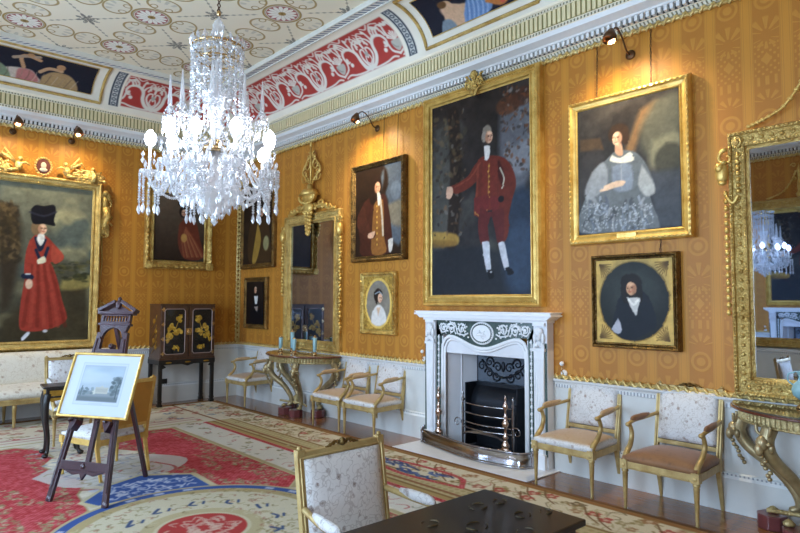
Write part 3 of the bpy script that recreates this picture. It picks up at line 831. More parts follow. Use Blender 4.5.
# body: jambs and lintel with a serpentine lower edge
def serp(u, z_edge, z_mid, hw):      # u in -1..1
    return z_mid + (z_edge - z_mid) * (0.5 - 0.5 * cos(pi * min(1, abs(u) * 1.15)))
g = G()
for s in (-1, 1):
    a, b = sorted((s * .60, s * .70)); g.box(a, b, -.11, .0, 0, 1.42)
    a, b = sorted((s * .70, s * .865)); g.box(a, b, -.15, .0, 0, 1.42)
g.box(-.60, .60, -.11, 0, 1.30, 1.42)
g.build('surround', M['marble'], cp, bevel=.004)
g = G()
up = [(-.95, 1.455), (-.90, 1.42), (.90, 1.42), (.95, 1.455)]
g.prism(up, -.24, 0); g.box(-.97, .97, -.27, 0, 1.455, 1.475); g.box(-.955, .955, -.255, 0, 1.475, 1.488); g.box(-.97, .97, -.265, 0, 1.488, 1.497)
g.box(-.88, .88, -.18, 0, 1.395, 1.42)
g.build('mantel_shelf', M['marble_white'], cp, bevel=.003)
# green inlay: frieze and side strips
N = 24
fr = [(-.68, 1.39)] + [(-.62 + 1.24 * i / N, serp(-1 + 2 * i / N, 1.235, 1.12, 1)) for i in range(N + 1)] + [(.68, 1.39)]
fr = [(-.70, 1.39), (-.70, .02), (-.615, .02), (-.615, 1.215)] + [(-.60 + 1.20 * i / N, serp(-1 + 2 * i / N, 1.235, 1.12, 1)) for i in range(N + 1)] + [(.615, 1.215), (.615, .02), (.70, .02), (.70, 1.39)]
g = G(); g.prism([fr[0], fr[1], fr[2], fr[3]] + [], -.118, -.108); g.prism([fr[-4], fr[-3], fr[-2], fr[-1]], -.118, -.108)
for i in range(N):
    a = fr[4 + i]; b = fr[5 + i]; g.prism([(a[0], a[1]), (b[0], b[1]), (b[0], 1.39), (a[0], 1.39)], -.118, -.108)
for s in (-1, 1): a, b = sorted((s * .60, s * .70)); g.box(a, b, -.118, -.108, 1.215, 1.39)
for s in (-1, 1): a, b = sorted((s * .835, s * .862)); g.box(a, b, -.155, -.145, .12, 1.2)
g.build('green_inlay', M['marble_green'], cp)
# moulded inner frame following the serpentine, then flat slip below it
g = G()
path = [(-.605, .0), (-.605, 1.0), (-.60, 1.12), (-.56, 1.185), (-.50, 1.215)] + [(-.5 + 1.0 * i / 16, serp((-.5 + i / 16.) / .6, 1.22, 1.10, 1)) for i in range(1, 16)] + [(.50, 1.215), (.56, 1.185), (.60, 1.12), (.605, 1.0), (.605, .0)]
for off, d, w in ((0, -.112, .022), (-.03, -.10, .016)):
    pts = []
    for i, (x, z) in enumerate(path):
        k = max(0, 1 - 0)
        xx = x * (1 + off / .6); zz_ = z + (off if z > 1.0 else 0); pts.append((xx, d, zz_))
    g.tube(pts, w, 6)
g.build('inner_moulding', M['marble_white'], cp)
g = G()
sp = [(x * .97, max(z - .015, 0)) for x, z in path[1:-1]]
for a, b in zip(sp[:-1], sp[1:]):
    if b[0] - a[0] > 1e-4: g.prism([(a[0], 1.03), (b[0], 1.03), (b[0], b[1]), (a[0], a[1])], -.085, -.03)
g.build('lintel_slip', M['marble'], cp)
# pilasters with fluted shafts, female mask capitals
for s in (-1, 1):
    g = G(); x = s * .775
    g.box(x - .075, x + .075, -.20, -.14, 0, .14)
    g.prism([(x - .045, .14), (x + .045, .14), (x + .062, 1.12), (x - .062, 1.12)], -.175, -.14)
    for k in range(5):
        q = (k - 2) * .021; g.bar((x + q * .8, -.178, .18), (x + q * 1.15, -.178, 1.05), .009, .008)
    g.box(x - .075, x + .075, -.19, -.14, 1.12, 1.15)
    g.box(x - .07, x + .07, -.185, -.14, 1.365, 1.40)
    p = g.build('pilaster', M['marble_white'], cp, bevel=.003)
    g = G(); g.ell((x, -.185, 1.28), (.04, .035, .055), 12, 8); g.ell((x, -.175, 1.315), (.055, .035, .04), 12, 6)
    g.ell((x - .05, -.17, 1.25), (.02, .02, .05)); g.ell((x + .05, -.17, 1.25), (.02, .02, .05)); g.ell((x, -.222, 1.275), (.007, .01, .014), 6, 4)
    g.ell((x - .014, -.216, 1.287), (.006, .004, .003), 6, 4); g.ell((x + .014, -.216, 1.287), (.006, .004, .003), 6, 4); g.ell((x, -.215, 1.252), (.012, .006, .004), 6, 4)
    for k in range(7): g.ell((x + (k - 3) * .02, -.175, 1.19 - .012 * abs(k - 3) + .01), (.012, .015, .035), 6, 4)
    g.build('mask_capital', M['marble_white'], p)
# white reliefs on the green ground
yy = -.122
for s in (-1, 1):
    g = G()
    for (cx, cz, r0, a0, sg) in ((.30, 1.305, .062, pi, -1), (.455, 1.30, .060, 0, 1), (.585, 1.315, .045, pi, -1)):
        g.spiral((s * cx, cz), r0, 1.5, a0 if s > 0 else pi - a0, sg * s, .011, yy); g.ell((s * cx, yy, cz), (.017, .008, .017), 8, 5)
    g.tube([(s * x, yy, z) for x, z in ((.2, 1.26), (.26, 1.235), (.36, 1.25), (.39, 1.34), (.44, 1.37), (.52, 1.345), (.54, 1.27), (.60, 1.255), (.64, 1.30))], .010, 5)
    for k in range(22): g.ell((s * (.20 + .021 * k), yy, 1.215 + .055 * ((k * 5) % 3) + .004 * k), (.015, .007, .011), 6, 4)
    for k in range(6): g.tube([(s * (.24 + .075 * k), yy, 1.24), (s * (.27 + .075 * k), yy, 1.30 + .03 * (k % 2)), (s * (.24 + .075 * k), yy, 1.36)], [.004, .010, .004], 5)
    for k in range(16): g.octa((s * .658, yy, 1.20 - k * .07), .018, .034, pi / 4)
    for k in range(16): g.ell((s * .658, yy, 1.165 - k * .07), .009, 5, 4)
    g.build('frieze_relief', M['marble_white'], cp)
g = G()
def disc(g, cx, cz, rx, rz, y0, y1, n=32): g.prism([(cx + rx * cos(2 * pi * i / n), cz + rz * sin(2 * pi * i / n)) for i in range(n)], y0, y1)
g.tube([(.16 * cos(a), -.122, 1.265 + .113 * sin(a)) for a in np.linspace(0, 2 * pi, 41)], .009, 6); disc(g, 0, 1.265, .130, .088, -.132, -.11)
for k in range(32): g.ell((.152 * cos(k * pi / 16), -.13, 1.265 + .107 * sin(k * pi / 16)), .009, 6, 4)
g.tube([(-.07, -.138, 1.24), (-.03, -.14, 1.26), (.02, -.14, 1.25), (.07, -.138, 1.235)], [.008, .02, .018, .008], 6, .4); g.ell((-.03, -.142, 1.288), (.014, .006, .014), 8, 5); g.tube([(.01, -.14, 1.26), (.05, -.14, 1.29)], .007, 5); g.tube([(.02, -.14, 1.25), (.0, -.14, 1.22), (.03, -.14, 1.205)], .008, 5)
g.build('oval_plaque', M['marble_white'], cp)
# marble lined splay, firebox
for s in (-1, 1):
    g = G(); g.add([(s * .575, -.04, 0), (s * .575, -.04, 1.045), (s * .50, .17, 1.045), (s * .50, .17, 0)], [(0, 1, 2, 3) if s > 0 else (0, 3, 2, 1)])
    g.box(*sorted((s * .485, s * .51)), .16, .185, 0, 1.045)
    g.add([(s * .485, .185, 0), (s * .485, .185, 1.045), (s * .41, .40, 1.045), (s * .41, .40, 0)], [(0, 1, 2, 3) if s > 0 else (0, 3, 2, 1)])
    g.build('splayed_jamb', M['marble'], cp)
g = G(); g.box(-.62, .62, .40, .46, -.01, 1.1); g.box(-.60, .60, -.03, .42, 1.045, 1.1); g.box(-.62, -.59, 0, .46, -.01, 1.1); g.box(.59, .62, 0, .46, -.01, 1.1); g.box(-.57, .57, -.05, .40, -.01, .004)
g.build('firebox', M['iron'], cp)
M['iron_pale'] = plain('blackened_iron_relief', '596069', .4, .5, bump=.3, bs=40)
cp.scale = (.957, .74, 1)
fb = empty('fireback', (XW - .10, 4.17, .02), RZR, 'dark cast iron fireback with scroll relief behind the fire basket', 'fireback')
g = G(); g.prism([(-.36, .62), (-.36, .98), (.36, .98), (.36, .62), (.2, .68), (0, .71), (-.2, .68)], .36, .385); g.build('relief_plate', M['iron_pale'], fb)
g = G()
for s in (-1, 1):
    for cx, cz, a0, sg in ((.08, .87, 0, 1), (.19, .92, pi, -1), (.20, .80, 0, 1), (.30, .87, pi, -1), (.10, .77, pi, 1)): g.spiral((s * cx, cz), .06, 1.4, a0 if s > 0 else pi - a0, sg * s, .012, .355)
    g.tube([(0, .355, .76), (s * .1, .355, .78), (s * .2, .355, .83), (s * .3, .355, .94)], .012, 6)
g.ell((0, .352, .88), (.025, .012, .06)); g.build('scroll_relief', M['iron'], fb)
g = G()
pts = [(y, z) for y, z in ((.33, .68), (.30, .66), (.24, .60), (.20, .50), (.20, .38), (.24, .28), (.3, .22))]
g.add([(x, y, z) for y, z in pts for x in (-.34, .36)], [(2 * i, 2 * i + 1, 2 * i + 3, 2 * i + 2) for i in range(len(pts) - 1)], True)
g.box(-.35, -.335, .12, .36, .02, .70); g.box(.345, .36, .12, .36, .02, .70); g.box(-.34, .35, .30, .355, .0, .7)
g.build('curved_iron_back', M['iron'], fb)

# fire basket
fg = empty('fire_grate', (XW, 4.17, .016), RZR, 'polished steel fire basket with bowed bars inside the fireplace', 'fire grate')
for z in (.24, .30, .40, .50):
    g = G(); g.tube([(x, -.03 - .09 * cos(x / .36 * pi / 2) , z) for x in np.linspace(-.33, .33, 15)], .008, 6); g.build('front_bar', M['steel'], fg)
for s in (-1, 1):
    g = G(); g.lathe([(.02, 0), (.014, .03), (.010, .08), (.016, .2), (.012, .3), (.016, .42), (.01, .5), (.018, .53), (.008, .56), (.014, .585), (.004, .62), (0, .625)], (s * .34, -.03, 0), 10); g.build('leg', M['steel'], fg)
    g = G(); g.tube([(s * .34, -.03, .25), (s * .34, .01, .25)], .008, 6); g.tube([(s * .34, -.03, .5), (s * .34, .01, .53)], .008, 6); g.build('side_bar', M['iron'], fg)
g = G()
for k in range(9): x = -.28 + .07 * k; g.tube([(x, -.05 - .05 * cos(x / .36 * pi / 2), .235), (x, .09, .235)], .006, 5)
g.build('floor_bar', M['iron'], fg)
g = G(); g.prism([(-.3, .15), (-.25, .20), (-.1, .225), (.1, .225), (.25, .20), (.3, .15), (.2, .19), (0, .20), (-.2, .19)], -.1, -.09)
g.spiral((-.40, .27), .06, 1.3, 0, 1, .008, -.05); g.spiral((.40, .27), .06, 1.3, pi, -1, .008, -.05); g.build('apron', M['steel'], fg)

# andirons
def andiron(x, y, label):
    a = empty('andiron', (x, y, .016), RZR, label, 'andiron', 'andirons'); a.scale = (1.35, 1.1, 1)
    g = G(); g.lathe([(.018, .12), (.03, .13), (.034, .16), (.018, .19), (.012, .21), (.026, .235), (.012, .26), (.010, .32), (.022, .34), (.030, .37), (.020, .40), (.010, .42), (.02, .44), (.009, .46), (.008, .50), (.019, .52), (.024, .545), (.012, .575), (.006, .60), (.011, .615), (.004, .64), (0, .66)], seg=14); g.build('column', M['andiron_metal'], a)
    g = G()
    for s in (-1, 1):
        g.tube(cm([(0, 0, .12), (s * .04, 0, .10), (s * .07, 0, .05), (s * .10, 0, .015)]), .014, 6); g.spiral((s * .075, .075), .028, 1.2, pi / 2, s, .008, 0); g.ell((s * .10, -.005, .014), (.022, .022, .014))
    g.tube(cm([(0, 0, .12), (0, -.03, .09), (0, -.06, .02)]), .013, 6); g.ell((0, -.01, .11), (.04, .02, .03)); g.ell((0, -.06, .014), (.02, .02, .014)); g.build('scrolled_foot', M['andiron_metal'], a)
    g = G(); g.tube([(0, .01, .09), (0, .10, .09), (0, .10, .0)], .009, 6); g.build('log_bar', M['iron'], a)
andiron(4.98, 4.76, 'turned metal andiron at the left side of the fire basket'); andiron(4.98, 3.83, 'turned metal andiron at the right side of the fire basket')
# fender
fd = empty('fender', (4.9, 4.17, .012), 0, 'low serpentine polished steel fender on the marble hearth', 'fender')
def fpath(n=40):
    P = cm([(5.09, 5.06, 0), (5.0, 5.05, 0), (4.93, 4.92, 0), (4.87, 4.65, 0), (4.79, 4.30, 0), (4.765, 4.0, 0), (4.80, 3.75, 0), (4.83, 3.62, 0), (4.88, 3.54, 0), (5.0, 3.50, 0), (5.09, 3.50, 0)], 5)
    return [(x - 4.9, y - 4.17) for x, y, _ in P]
P = fpath(); g = G()
for o_, z0, z1 in ((0, 0, .145),):
    for (a, b) in zip(P[:-1], P[1:]):
        d = Vector((b[0] - a[0], b[1] - a[1])).normalized(); n = Vector((-d.y, d.x)) * .006
        g.add([(a[0], a[1], z0), (b[0], b[1], z0), (b[0], b[1], z1), (a[0], a[1], z1), (a[0] + n.x, a[1] + n.y, z0), (b[0] + n.x, b[1] + n.y, z0), (b[0] + n.x, b[1] + n.y, z1), (a[0] + n.x, a[1] + n.y, z1)], [(0, 1, 2, 3), (5, 4, 7, 6), (3, 2, 6, 7)], True)
g.build('pierced_band', M['steel'], fd)
g = G(); g.tube([(x, y, .012) for x, y in P], .012, 6); g.build('base_rail', M['steel'], fd)
g = G(); g.tube([(x, y, .148) for x, y in P], .007, 6); g.build('top_rail', M['steel'], fd)
for k in (2, 7, 44):
    x, y = P[k]; g = G(); g.lathe([(.016, 0), (.012, .03), (.012, .11), (.018, .13), (.008, .15), (.014, .165), (0, .18)], (x, y, 0), 10); g.build('finial_post', M['steel'], fd)

# bell levers flanking the chimneypiece
def bell(y, label):
    b = empty('bell_lever', (XW, y, .93), RZR, label, 'bell lever', 'bell levers')
    g = G(); g.lathe([(.0, 0), (.035, .004), (.035, .012), (.02, .022), (0, .024)], seg=14); g.v = [(x, -z, y_) for x, y_, z in g.v]; g.build('rose', M['white'], b)
    g = G(); g.tube([(0, -.02, 0), (0, -.045, .02), (0, -.045, .085)], .006, 6); g.build('lever', M['brass'], b)
    g = G(); g.ell((0, -.045, .095), .022, 10, 8); g.build('knob', M['white'], b)
bell(3.24, 'small white enamel bell lever right of the chimneypiece'); bell(5.13, 'small white enamel bell lever left of the chimneypiece')

# wall socket plates
def socket(name, loc, rz, label):
    g = G(); g.box(-.045, .045, -.01, 0, -.045, .045); g.box(-.012, .012, -.016, -.01, -.02, .0)
    o = g.build(name, M['black'], loc=loc, bevel=.002); o.rotation_euler.z = rz; tag(o, label, 'socket')
M['brass_plate'] = plain('brass_plate', 'a58a4a', .4, .7)
socket('wall_socket', (XW, 3.11, .17), RZR, 'dark brass wall socket behind the chair beside the chimneypiece')
socket('wall_socket', (3.86, YW, .33), 0, 'black wall socket low on the wall beneath the lacquer cabinet')
# ---------------------------------------------------------------- pictures
# the painted figures were measured off the photograph: this turns a measured point into metres on the canvas
_f, _yw, _pt, _rl = 606.56, radians(42.658), radians(3.416), radians(.204)
_F = Vector((sin(_yw) * cos(_pt), cos(_yw) * cos(_pt), sin(_pt))); _R0 = Vector((cos(_yw), -sin(_yw), 0)); _U0 = _R0.cross(_F)
_R = _R0 * cos(_rl) + _U0 * sin(_rl); _U = -_R0 * sin(_rl) + _U0 * cos(_rl)
def meas(wall, u0, z0):
    def P(px, py):
        d = _F + _R * ((px - 400) / _f) - _U * ((py - 266.5) / _f)
        if wall == 'R': t = (XW - .055) / d.x; return (u0 - d.y * t, 1.6 + d.z * t - z0)
        t = (YW - .055) / d.y; return (d.x * t - u0, 1.6 + d.z * t - z0)
    return P

class Pic:
    """canvas of width w, height h whose lower left corner is at wall coordinate u0 and height z0"""
    def __init__(s, wall, ua, ub, z0, z1, base, res=.0085):
        s.wall = wall; s.w = abs(ub - ua); s.h = z1 - z0; s.z0 = z0; s.uc = (ua + ub) / 2
        s.c = Cv(np.linspace(0, s.w, int(s.w / res)), np.linspace(0, s.h, int(s.h / res)), base); s.P = meas(wall, ua, z0)
    def poly(s, pts, col, sm=3, soft=.01, a=1): s.c.poly([s.P(*p) for p in pts], col, soft, a, sm)
    def line(s, pts, w, col, a=1, sm=3): s.c.line([s.P(*p) for p in pts], w, col, a=a, sm=sm if len(pts) > 2 else 0)
    def ell(s, x, y, rx, ry, col, rot=0, soft=.25, a=1): q = s.P(x, y); s.c.ell(q[0], q[1], rx, ry, col, rot, soft, a)
    def face(s, x, y, r, skin='d8ab86', dirn=-1, shade='8a5a42', rouge='c47860'):
        """head of radius r (metres) looking to dirn (-1 viewer's left)"""
        q = s.P(x, y); X, Y = q; c = s.c
        c.ell(X, Y, r * .74, r, skin, soft=.15); c.ell(X - dirn * r * .45, Y - r * .1, r * .35, r * .8, shade, soft=.6, a=.55)
        for e in (-.3, .3):
            c.ell(X + dirn * r * .18 + e * r, Y + r * .12, r * .15, r * .075, '3a2620', soft=.4); c.line([(X + dirn * r * .18 + (e - .16) * r, Y + r * .3), (X + dirn * r * .18 + (e + .16) * r, Y + r * .32)], r * .07, shade)
        c.line([(X + dirn * r * .2, Y + r * .15), (X + dirn * r * .32, Y - r * .2), (X + dirn * r * .18, Y - r * .24)], r * .09, shade, a=.8)
        c.line([(X + dirn * r * .02, Y - r * .5), (X + dirn * r * .36, Y - r * .5)], r * .12, 'a8453a'); c.ell(X - dirn * r * .22, Y - r * .25, r * .2, r * .16, rouge, soft=.7, a=.4)
        c.ell(X + dirn * r * .1, Y + r * .6, r * .4, r * .25, 'e8c4a0', soft=.8, a=.35)

def hang(pic, fw, prof, mats, mi, label, name='framed_portrait', beads=(), depth=.055, group=None, oval=None, plate=False, lab2=None, mat_canvas=None):
    """root at the bottom centre of the frame, on the wall plane"""
    W, H = pic.w + 2 * fw, pic.h + 2 * fw
    loc = (XW, pic.uc, pic.z0 - fw) if pic.wall == 'R' else (pic.uc, YW, pic.z0 - fw)
    r = empty(name, loc, RZR if pic.wall == 'R' else 0, label, 'painting', group)
    g = G(); g.rframe(W, H, [(t, d) for t, d in prof], mi)
    for t, d, rad, sp, sx in beads:
        g.mat = 0; g.beads(W, H, t, d, rad, sp, sx)
    g.build('frame', mats, r)
    pic.c.warp(.06, .008, 5); pic.c.warp(.03, .004, 9); pic.c.noise(.05, 90, .10)
    pic.c.mesh('canvas', lambda X, Y: (X - pic.w / 2, 0 * X - depth, Y + fw), M['oil'], r)
    if plate:
        g = G(); g.box(-.09, .09, -prof[-2][1] - .014, -prof[-2][1] + .0, fw * .35, fw * .8); g.build('name_plate', M['gilt'], r)
    return r, W, H

def carve(g, cx, cz, y, sx, sz, seed, n=10, r=.02):
    """symmetric carved foliage: scrolls, leaves and knops within sx by sz"""
    q = random.Random(seed)
    for i in range(n):
        x = q.uniform(.0, 1) * sx; z = cz + q.uniform(-1, 1) * sz * (1 - .5 * x / sx); a = q.uniform(0, pi)
        for s in (-1, 1):
            if i % 3 == 0: g.spiral((cx + s * x, z), r * 2.1, 1.2, a if s > 0 else pi - a, s, r * .42, y - .01, n=10)
            elif i % 3 == 1: g.ell((cx + s * x, y, z), (r * q.uniform(.5, 1.0), r * .7, r * q.uniform(.8, 1.6)), 7, 5)
            else: g.tube([(cx + s * x, y, z), (cx + s * (x + .5 * r), y - .012, z + r), (cx + s * (x + 1.8 * r), y, z + 1.6 * r * cos(a))], [r * .3, r * .55, r * .15], 5)
    g.ell((cx, y, cz), (sx * .28, r, sz * .5), 10, 6)

def chain(name, wall, pts, label, cat='chain', group=None, r=.006):
    g = G()
    for (a, b) in zip(pts[:-1], pts[1:]):
        a = Vector(a); b = Vector(b); n = max(2, int((b - a).length / .032))
        for i in range(n):
            p = a.lerp(b, (i + .5) / n); h = .017
            q = [(0, 0, h), (r, 0, h * .5), (r, 0, -h * .5), (0, 0, -h), (-r, 0, -h * .5), (-r, 0, h * .5), (0, 0, h)] if i % 2 else [(0, 0, h), (0, r, h * .5), (0, r, -h * .5), (0, 0, -h), (0, -r, -h * .5), (0, -r, h * .5), (0, 0, h)]
            g.tube([tuple(p + Vector(v)) for v in q], .0032, 4)
    return tag(g.build(name, M['bronze']), label, cat, group)

# --- large full length: man in a red suit, over the chimneypiece
p = Pic('R', 4.955, 3.565, 1.69, 3.90, '2a2522'); c = p.c
c.grad(0, '2f3032', 2.2, '2b2420'); c.noise(.5, 11, .0); c.noise(.45, 12, .7, '4b4a45', .55); c.noise(.12, 13, .25)
p.poly([(500, 110), (531, 100), (531, 170), (515, 190), (500, 160)], '6e7178', 4, .08, .75); p.poly([(505, 150), (531, 140), (531, 165), (515, 175)], '8e9094', 4, .06, .6)
p.ell(508, 105, .16, .10, '5a3622', a=.8); p.ell(522, 96, .14, .1, '4a2c1e', a=.8); 
p.poly([(434, 130), (450, 125), (455, 190), (448, 240), (434, 250)], '55554f', 4, .1, .6)
p.poly([(448, 110), (458, 110), (462, 180), (456, 245), (447, 245), (450, 180)], '241b16', 4, .03, .85)
for k in range(30): p.ell(436 + (k * 7) % 30, 120 + (k * 13) % 70, .05, .03, ['6a5a3c', '2f2a20', '47402f'][k % 3], rot=k, soft=.6, a=.5)
p.poly([(433, 232), (456, 234), (458, 244), (445, 246), (433, 243)], 'b08c44', 3, .03, .85); p.poly([(433, 240), (455, 241), (454, 246), (433, 248)], '7a5a2c', 3, .03, .7)
p.poly([(433, 250), (480, 246), (531, 262), (531, 297), (433, 297)], '22262c', 0, .06, .8); p.poly([(500, 200), (531, 190), (531, 290), (505, 285)], '2c3a4c', 3, .1, .85); p.ell(522, 255, .22, .35, '3c4d63', a=.5)
q = random.Random(8)
for k in range(240):
    z = q.random(); x = q.choice([q.uniform(433, 466), q.uniform(500, 531)]); y = q.uniform(84, 170) if x > 480 else q.uniform(108, 240)
    p.ell(x, y, q.uniform(.012, .035), q.uniform(.008, .022), q.choice(['2c241c', '1f1a18', '5a4028', '3a3226', '6a5440', '74706a']) if x < 480 else q.choice(['3a2a20', '6e3e22', '4a2e20', '2b2320', '8a8684']), rot=q.uniform(0, 3), soft=.5, a=.55)
R1, R2, R3 = '642c22', '421c18', '80402e'
p.poly([(484, 158), (497, 156), (507, 160), (514, 172), (516, 185), (512, 200), (508, 218), (505, 222), (502, 205), (500, 190)], R1)     # right arm and coat
p.poly([(478, 160), (484, 156), (498, 156), (505, 162), (506, 195), (509, 225), (506, 240), (500, 240), (498, 212), (482, 212), (474, 215), (476, 190)], R1)
p.poly([(481, 158), (485, 165), (476, 182), (462, 192), (452, 193), (450, 187), (458, 183), (468, 176), (474, 166)], R1); p.line([(480, 163), (470, 178), (455, 187)], .02, R3, .7)
p.line([(478, 165), (477, 190), (475, 214)], .03, R3, .6); p.poly([(499, 160), (504, 172), (502, 186), (498, 176), (496, 165)], R2, 3, .02); p.line([(500, 168), (504, 178), (502, 188)], .018, 'b9b4a0')
p.poly([(483, 160), (497, 160), (497, 188), (496, 204), (488, 210), (481, 202)], '6c2e24'); p.line([(489, 163), (488, 200)], .012, 'a8783e', .8)
for k in range(7): p.ell(489, 166 + k * 5.2, .012, .012, 'b9893f')
p.poly([(474, 198), (489, 196), (487, 213), (482, 218), (475, 214)], '6a2a28'); p.poly([(490, 196), (500, 198), (497, 210), (492, 212)], '6a2a28'); p.line([(475, 212), (481, 217), (487, 210)], .012, 'a8783e')
p.poly([(480, 208), (492, 212), (503, 208), (504, 225), (503, 243), (498, 245), (494, 225), (491, 216), (488, 228), (489, 243), (481, 244), (478, 226)], '5a2624')
p.poly([(482, 242), (489, 242), (490, 256), (491, 270), (487, 272), (484, 258)], 'c4c6cc'); p.poly([(498, 243), (504, 242), (507, 255), (509, 268), (505, 270), (501, 257)], 'c4c6cc')
p.poly([(487, 270), (492, 270), (494, 277), (489, 279)], '16161a'); p.poly([(505, 268), (510, 267), (514, 273), (508, 275)], '16161a'); p.ell(491, 272, .015, .01, 'b8b8b8')
p.poly([(447, 187), (452, 187), (453, 193), (450, 199), (446, 197)], 'c9a288', 3); p.ell(501, 199, .04, .035, '1e1a1c')
p.poly([(484, 146), (490, 146), (489, 158), (485, 160)], 'd8d4cc', 2); p.ell(487, 132, .062, .078, '847a6c'); p.ell(484, 137, .035, .06, '90867a'); p.face(489, 137, .068, 'd0a688', 1)
c.noise(.02, 14, .06)
r, W, H = hang(p, .125, [(0, 0), (0, .07), (.015, .10), (.03, .11), (.04, .085), (.055, .075), (.085, .085), (.095, .10), (.105, .10), (.11, .07), (.125, .06), (.125, .045)], [M['gilt']], None,
    'huge full length portrait of a man in a red suit, above the chimneypiece', beads=((.047, .088, .009, .03, 1.3), (.112, .072, .005, .018, 1)), plate=True)
for o in r.children:
    if o.name.startswith('frame'): pass
g = G(); carve(g, 0, H - .01, -.11, .10, .13, 4, 16, .028); g.ell((0, -.12, H + .08), (.05, .03, .05)); g.build('crest', M['gilt_carved'], r)

# --- lady seated in silver blue
p = Pic('R', 3.03, 2.085, 2.24, 3.41, '2c2722'); c = p.c
c.grad(0, '34383a', 1.2, '2b2521'); c.noise(.3, 21, .7, '45403a', .5); c.noise(.08, 22, .18)
p.poly([(640, 110), (658, 100), (640, 135), (630, 165), (622, 160)], '80603e', 3, .05, .9); p.poly([(655, 100), (680, 92), (681, 130), (665, 150), (645, 155), (640, 130)], '5c5a4a', 3, .08, .9)
p.poly([(652, 140), (681, 132), (681, 165), (650, 168)], '8a8568', 3, .06, .8); p.ell(670, 160, .13, .15, '33322a', a=.7); p.poly([(650, 172), (681, 168), (682, 226), (655, 228)], '4a4e54', 0, .05, .7)
p.poly([(580, 140), (600, 138), (604, 150), (580, 152)], '5a452f', 0, .02, .7); p.poly([(580, 160), (600, 150), (604, 190), (580, 215)], '3d3a38', 3, .05, .8)
B1, B2, B3 = '656a6c', '42474a', '989c9e'
p.poly([(606, 160), (616, 151), (632, 151), (642, 158), (650, 172), (655, 188), (650, 196), (660, 226), (650, 229), (581, 233), (583, 205), (590, 190), (592, 175), (600, 165)], B1, 4)
p.poly([(600, 195), (640, 195), (655, 227), (582, 233), (584, 212)], B1, 3); c.noise(.05, 23, .0)
q = random.Random(3)
for k in range(60):
    x, y = q.uniform(585, 652), q.uniform(195, 230); p.line([(x, y), (x + q.uniform(-4, 4), y + q.uniform(4, 9)), (x + q.uniform(-8, 8), y + q.uniform(6, 14))], (.025, .008), [B2, B3, '7b8590', '9aa3ad', '545c68'][k % 5], .65)
p.poly([(592, 172), (603, 162), (608, 175), (604, 190), (588, 200), (585, 190)], B3, 3, .02, .8); p.poly([(642, 165), (652, 180), (655, 192), (646, 196), (638, 184)], 'b0b2ae', 3, .02, .8)
p.poly([(612, 166), (630, 164), (632, 188), (614, 190)], '7e8792', 3, .02); p.line([(621, 165), (622, 190)], .012, B3, .7)
p.poly([(604, 186), (616, 181), (625, 181), (624, 185), (614, 188), (604, 191)], 'd9b89a', 3); p.poly([(608, 190), (600, 192), (601, 189)], 'd9b89a', 2)
p.poly([(612, 155), (620, 158), (630, 152), (634, 160), (622, 163), (610, 161)], 'd8d2c0', 3); p.poly([(615, 143), (621, 143), (623, 154), (619, 156), (615, 152)], 'c49878', 3)
for k in range(200): p.ell(q.uniform(582, 655), q.uniform(203, 232), .006, .006, 'c4c8ca', soft=.4, a=.6)
p.ell(618.5, 133, .098, .085, '3a2a1e'); p.ell(612, 137, .03, .05, '3a2a1e'); p.ell(625.5, 138, .035, .06, '3a2a1e'); p.face(617, 138.5, .062, 'dcb491', -1); c.noise(.02, 24, .07)
r, W, H = hang(p, .095, [(0, 0), (0, .05), (.012, .08), (.03, .085), (.045, .065), (.07, .055), (.08, .065), (.088, .06), (.095, .045)], [M['gilt']], None,
    'gilt framed portrait of a seated lady in a silver blue dress, hung on chains', beads=((.02, .085, .008, .05, 2.2),), plate=True)

# --- oval portrait in a square gilt spandrel frame, below her
p = Pic('R', 2.86, 2.17, 1.255, 1.985, 'c9a558', .006); c = p.c
c.noise(.05, 31, .06); cx, cy = p.w / 2, p.h / 2
for sx in (-1, 1):
    for sy in (-1, 1):
        X, Y = cx + sx * (p.w / 2 - .035), cy + sy * (p.h / 2 - .035)
        for k in range(8):
            t = k * .2; c.line([(X, Y), (X - sx * .10 * cos(t) * .6, Y - sy * .10 * sin(t) * .6), (X - sx * .11 * cos(t), Y - sy * .12 * sin(t))], (.014, .008), '5a4220', a=.7, sm=2)
c.ell(cx, cy, .322, .352, '8d6d30', soft=.01); c.ell(cx, cy, .310, .342, '20221f', soft=.01)
c.ell(cx, cy + .1, .25, .22, '3a403c', soft=.8, a=.7)
p.poly([(612, 325), (618, 300), (626, 292), (640, 290), (650, 300), (657, 325), (645, 335), (630, 340), (618, 336)], '191c22', 3)
p.poly([(620, 290), (622, 278), (630, 274), (640, 280), (643, 300), (636, 304), (624, 303)], '1d1815', 3); p.poly([(631, 279), (632, 277), (630, 300)], '1d1815', 0)
p.poly([(612, 330), (618, 318), (622, 330), (618, 334)], 'a9a9b0', 2); p.poly([(627, 298), (640, 298), (638, 308), (636, 315), (630, 306)], 'c9c5bd', 3); p.line([(629, 300), (633, 304), (638, 300)], .02, 'e8e4da')
p.ell(631, 282, .09, .075, '1d1815'); p.face(631, 288.5, .06, 'c99a74', -1); c.noise(.02, 32, .05)
r, W, H = hang(p, .05, [(0, 0), (0, .05), (.01, .075), (.02, .07), (.028, .05), (.036, .06), (.05, .052), (.05, .045)], [M['gilt_old']], None, 'oval portrait of a dark haired man in a square frame, below the seated lady')

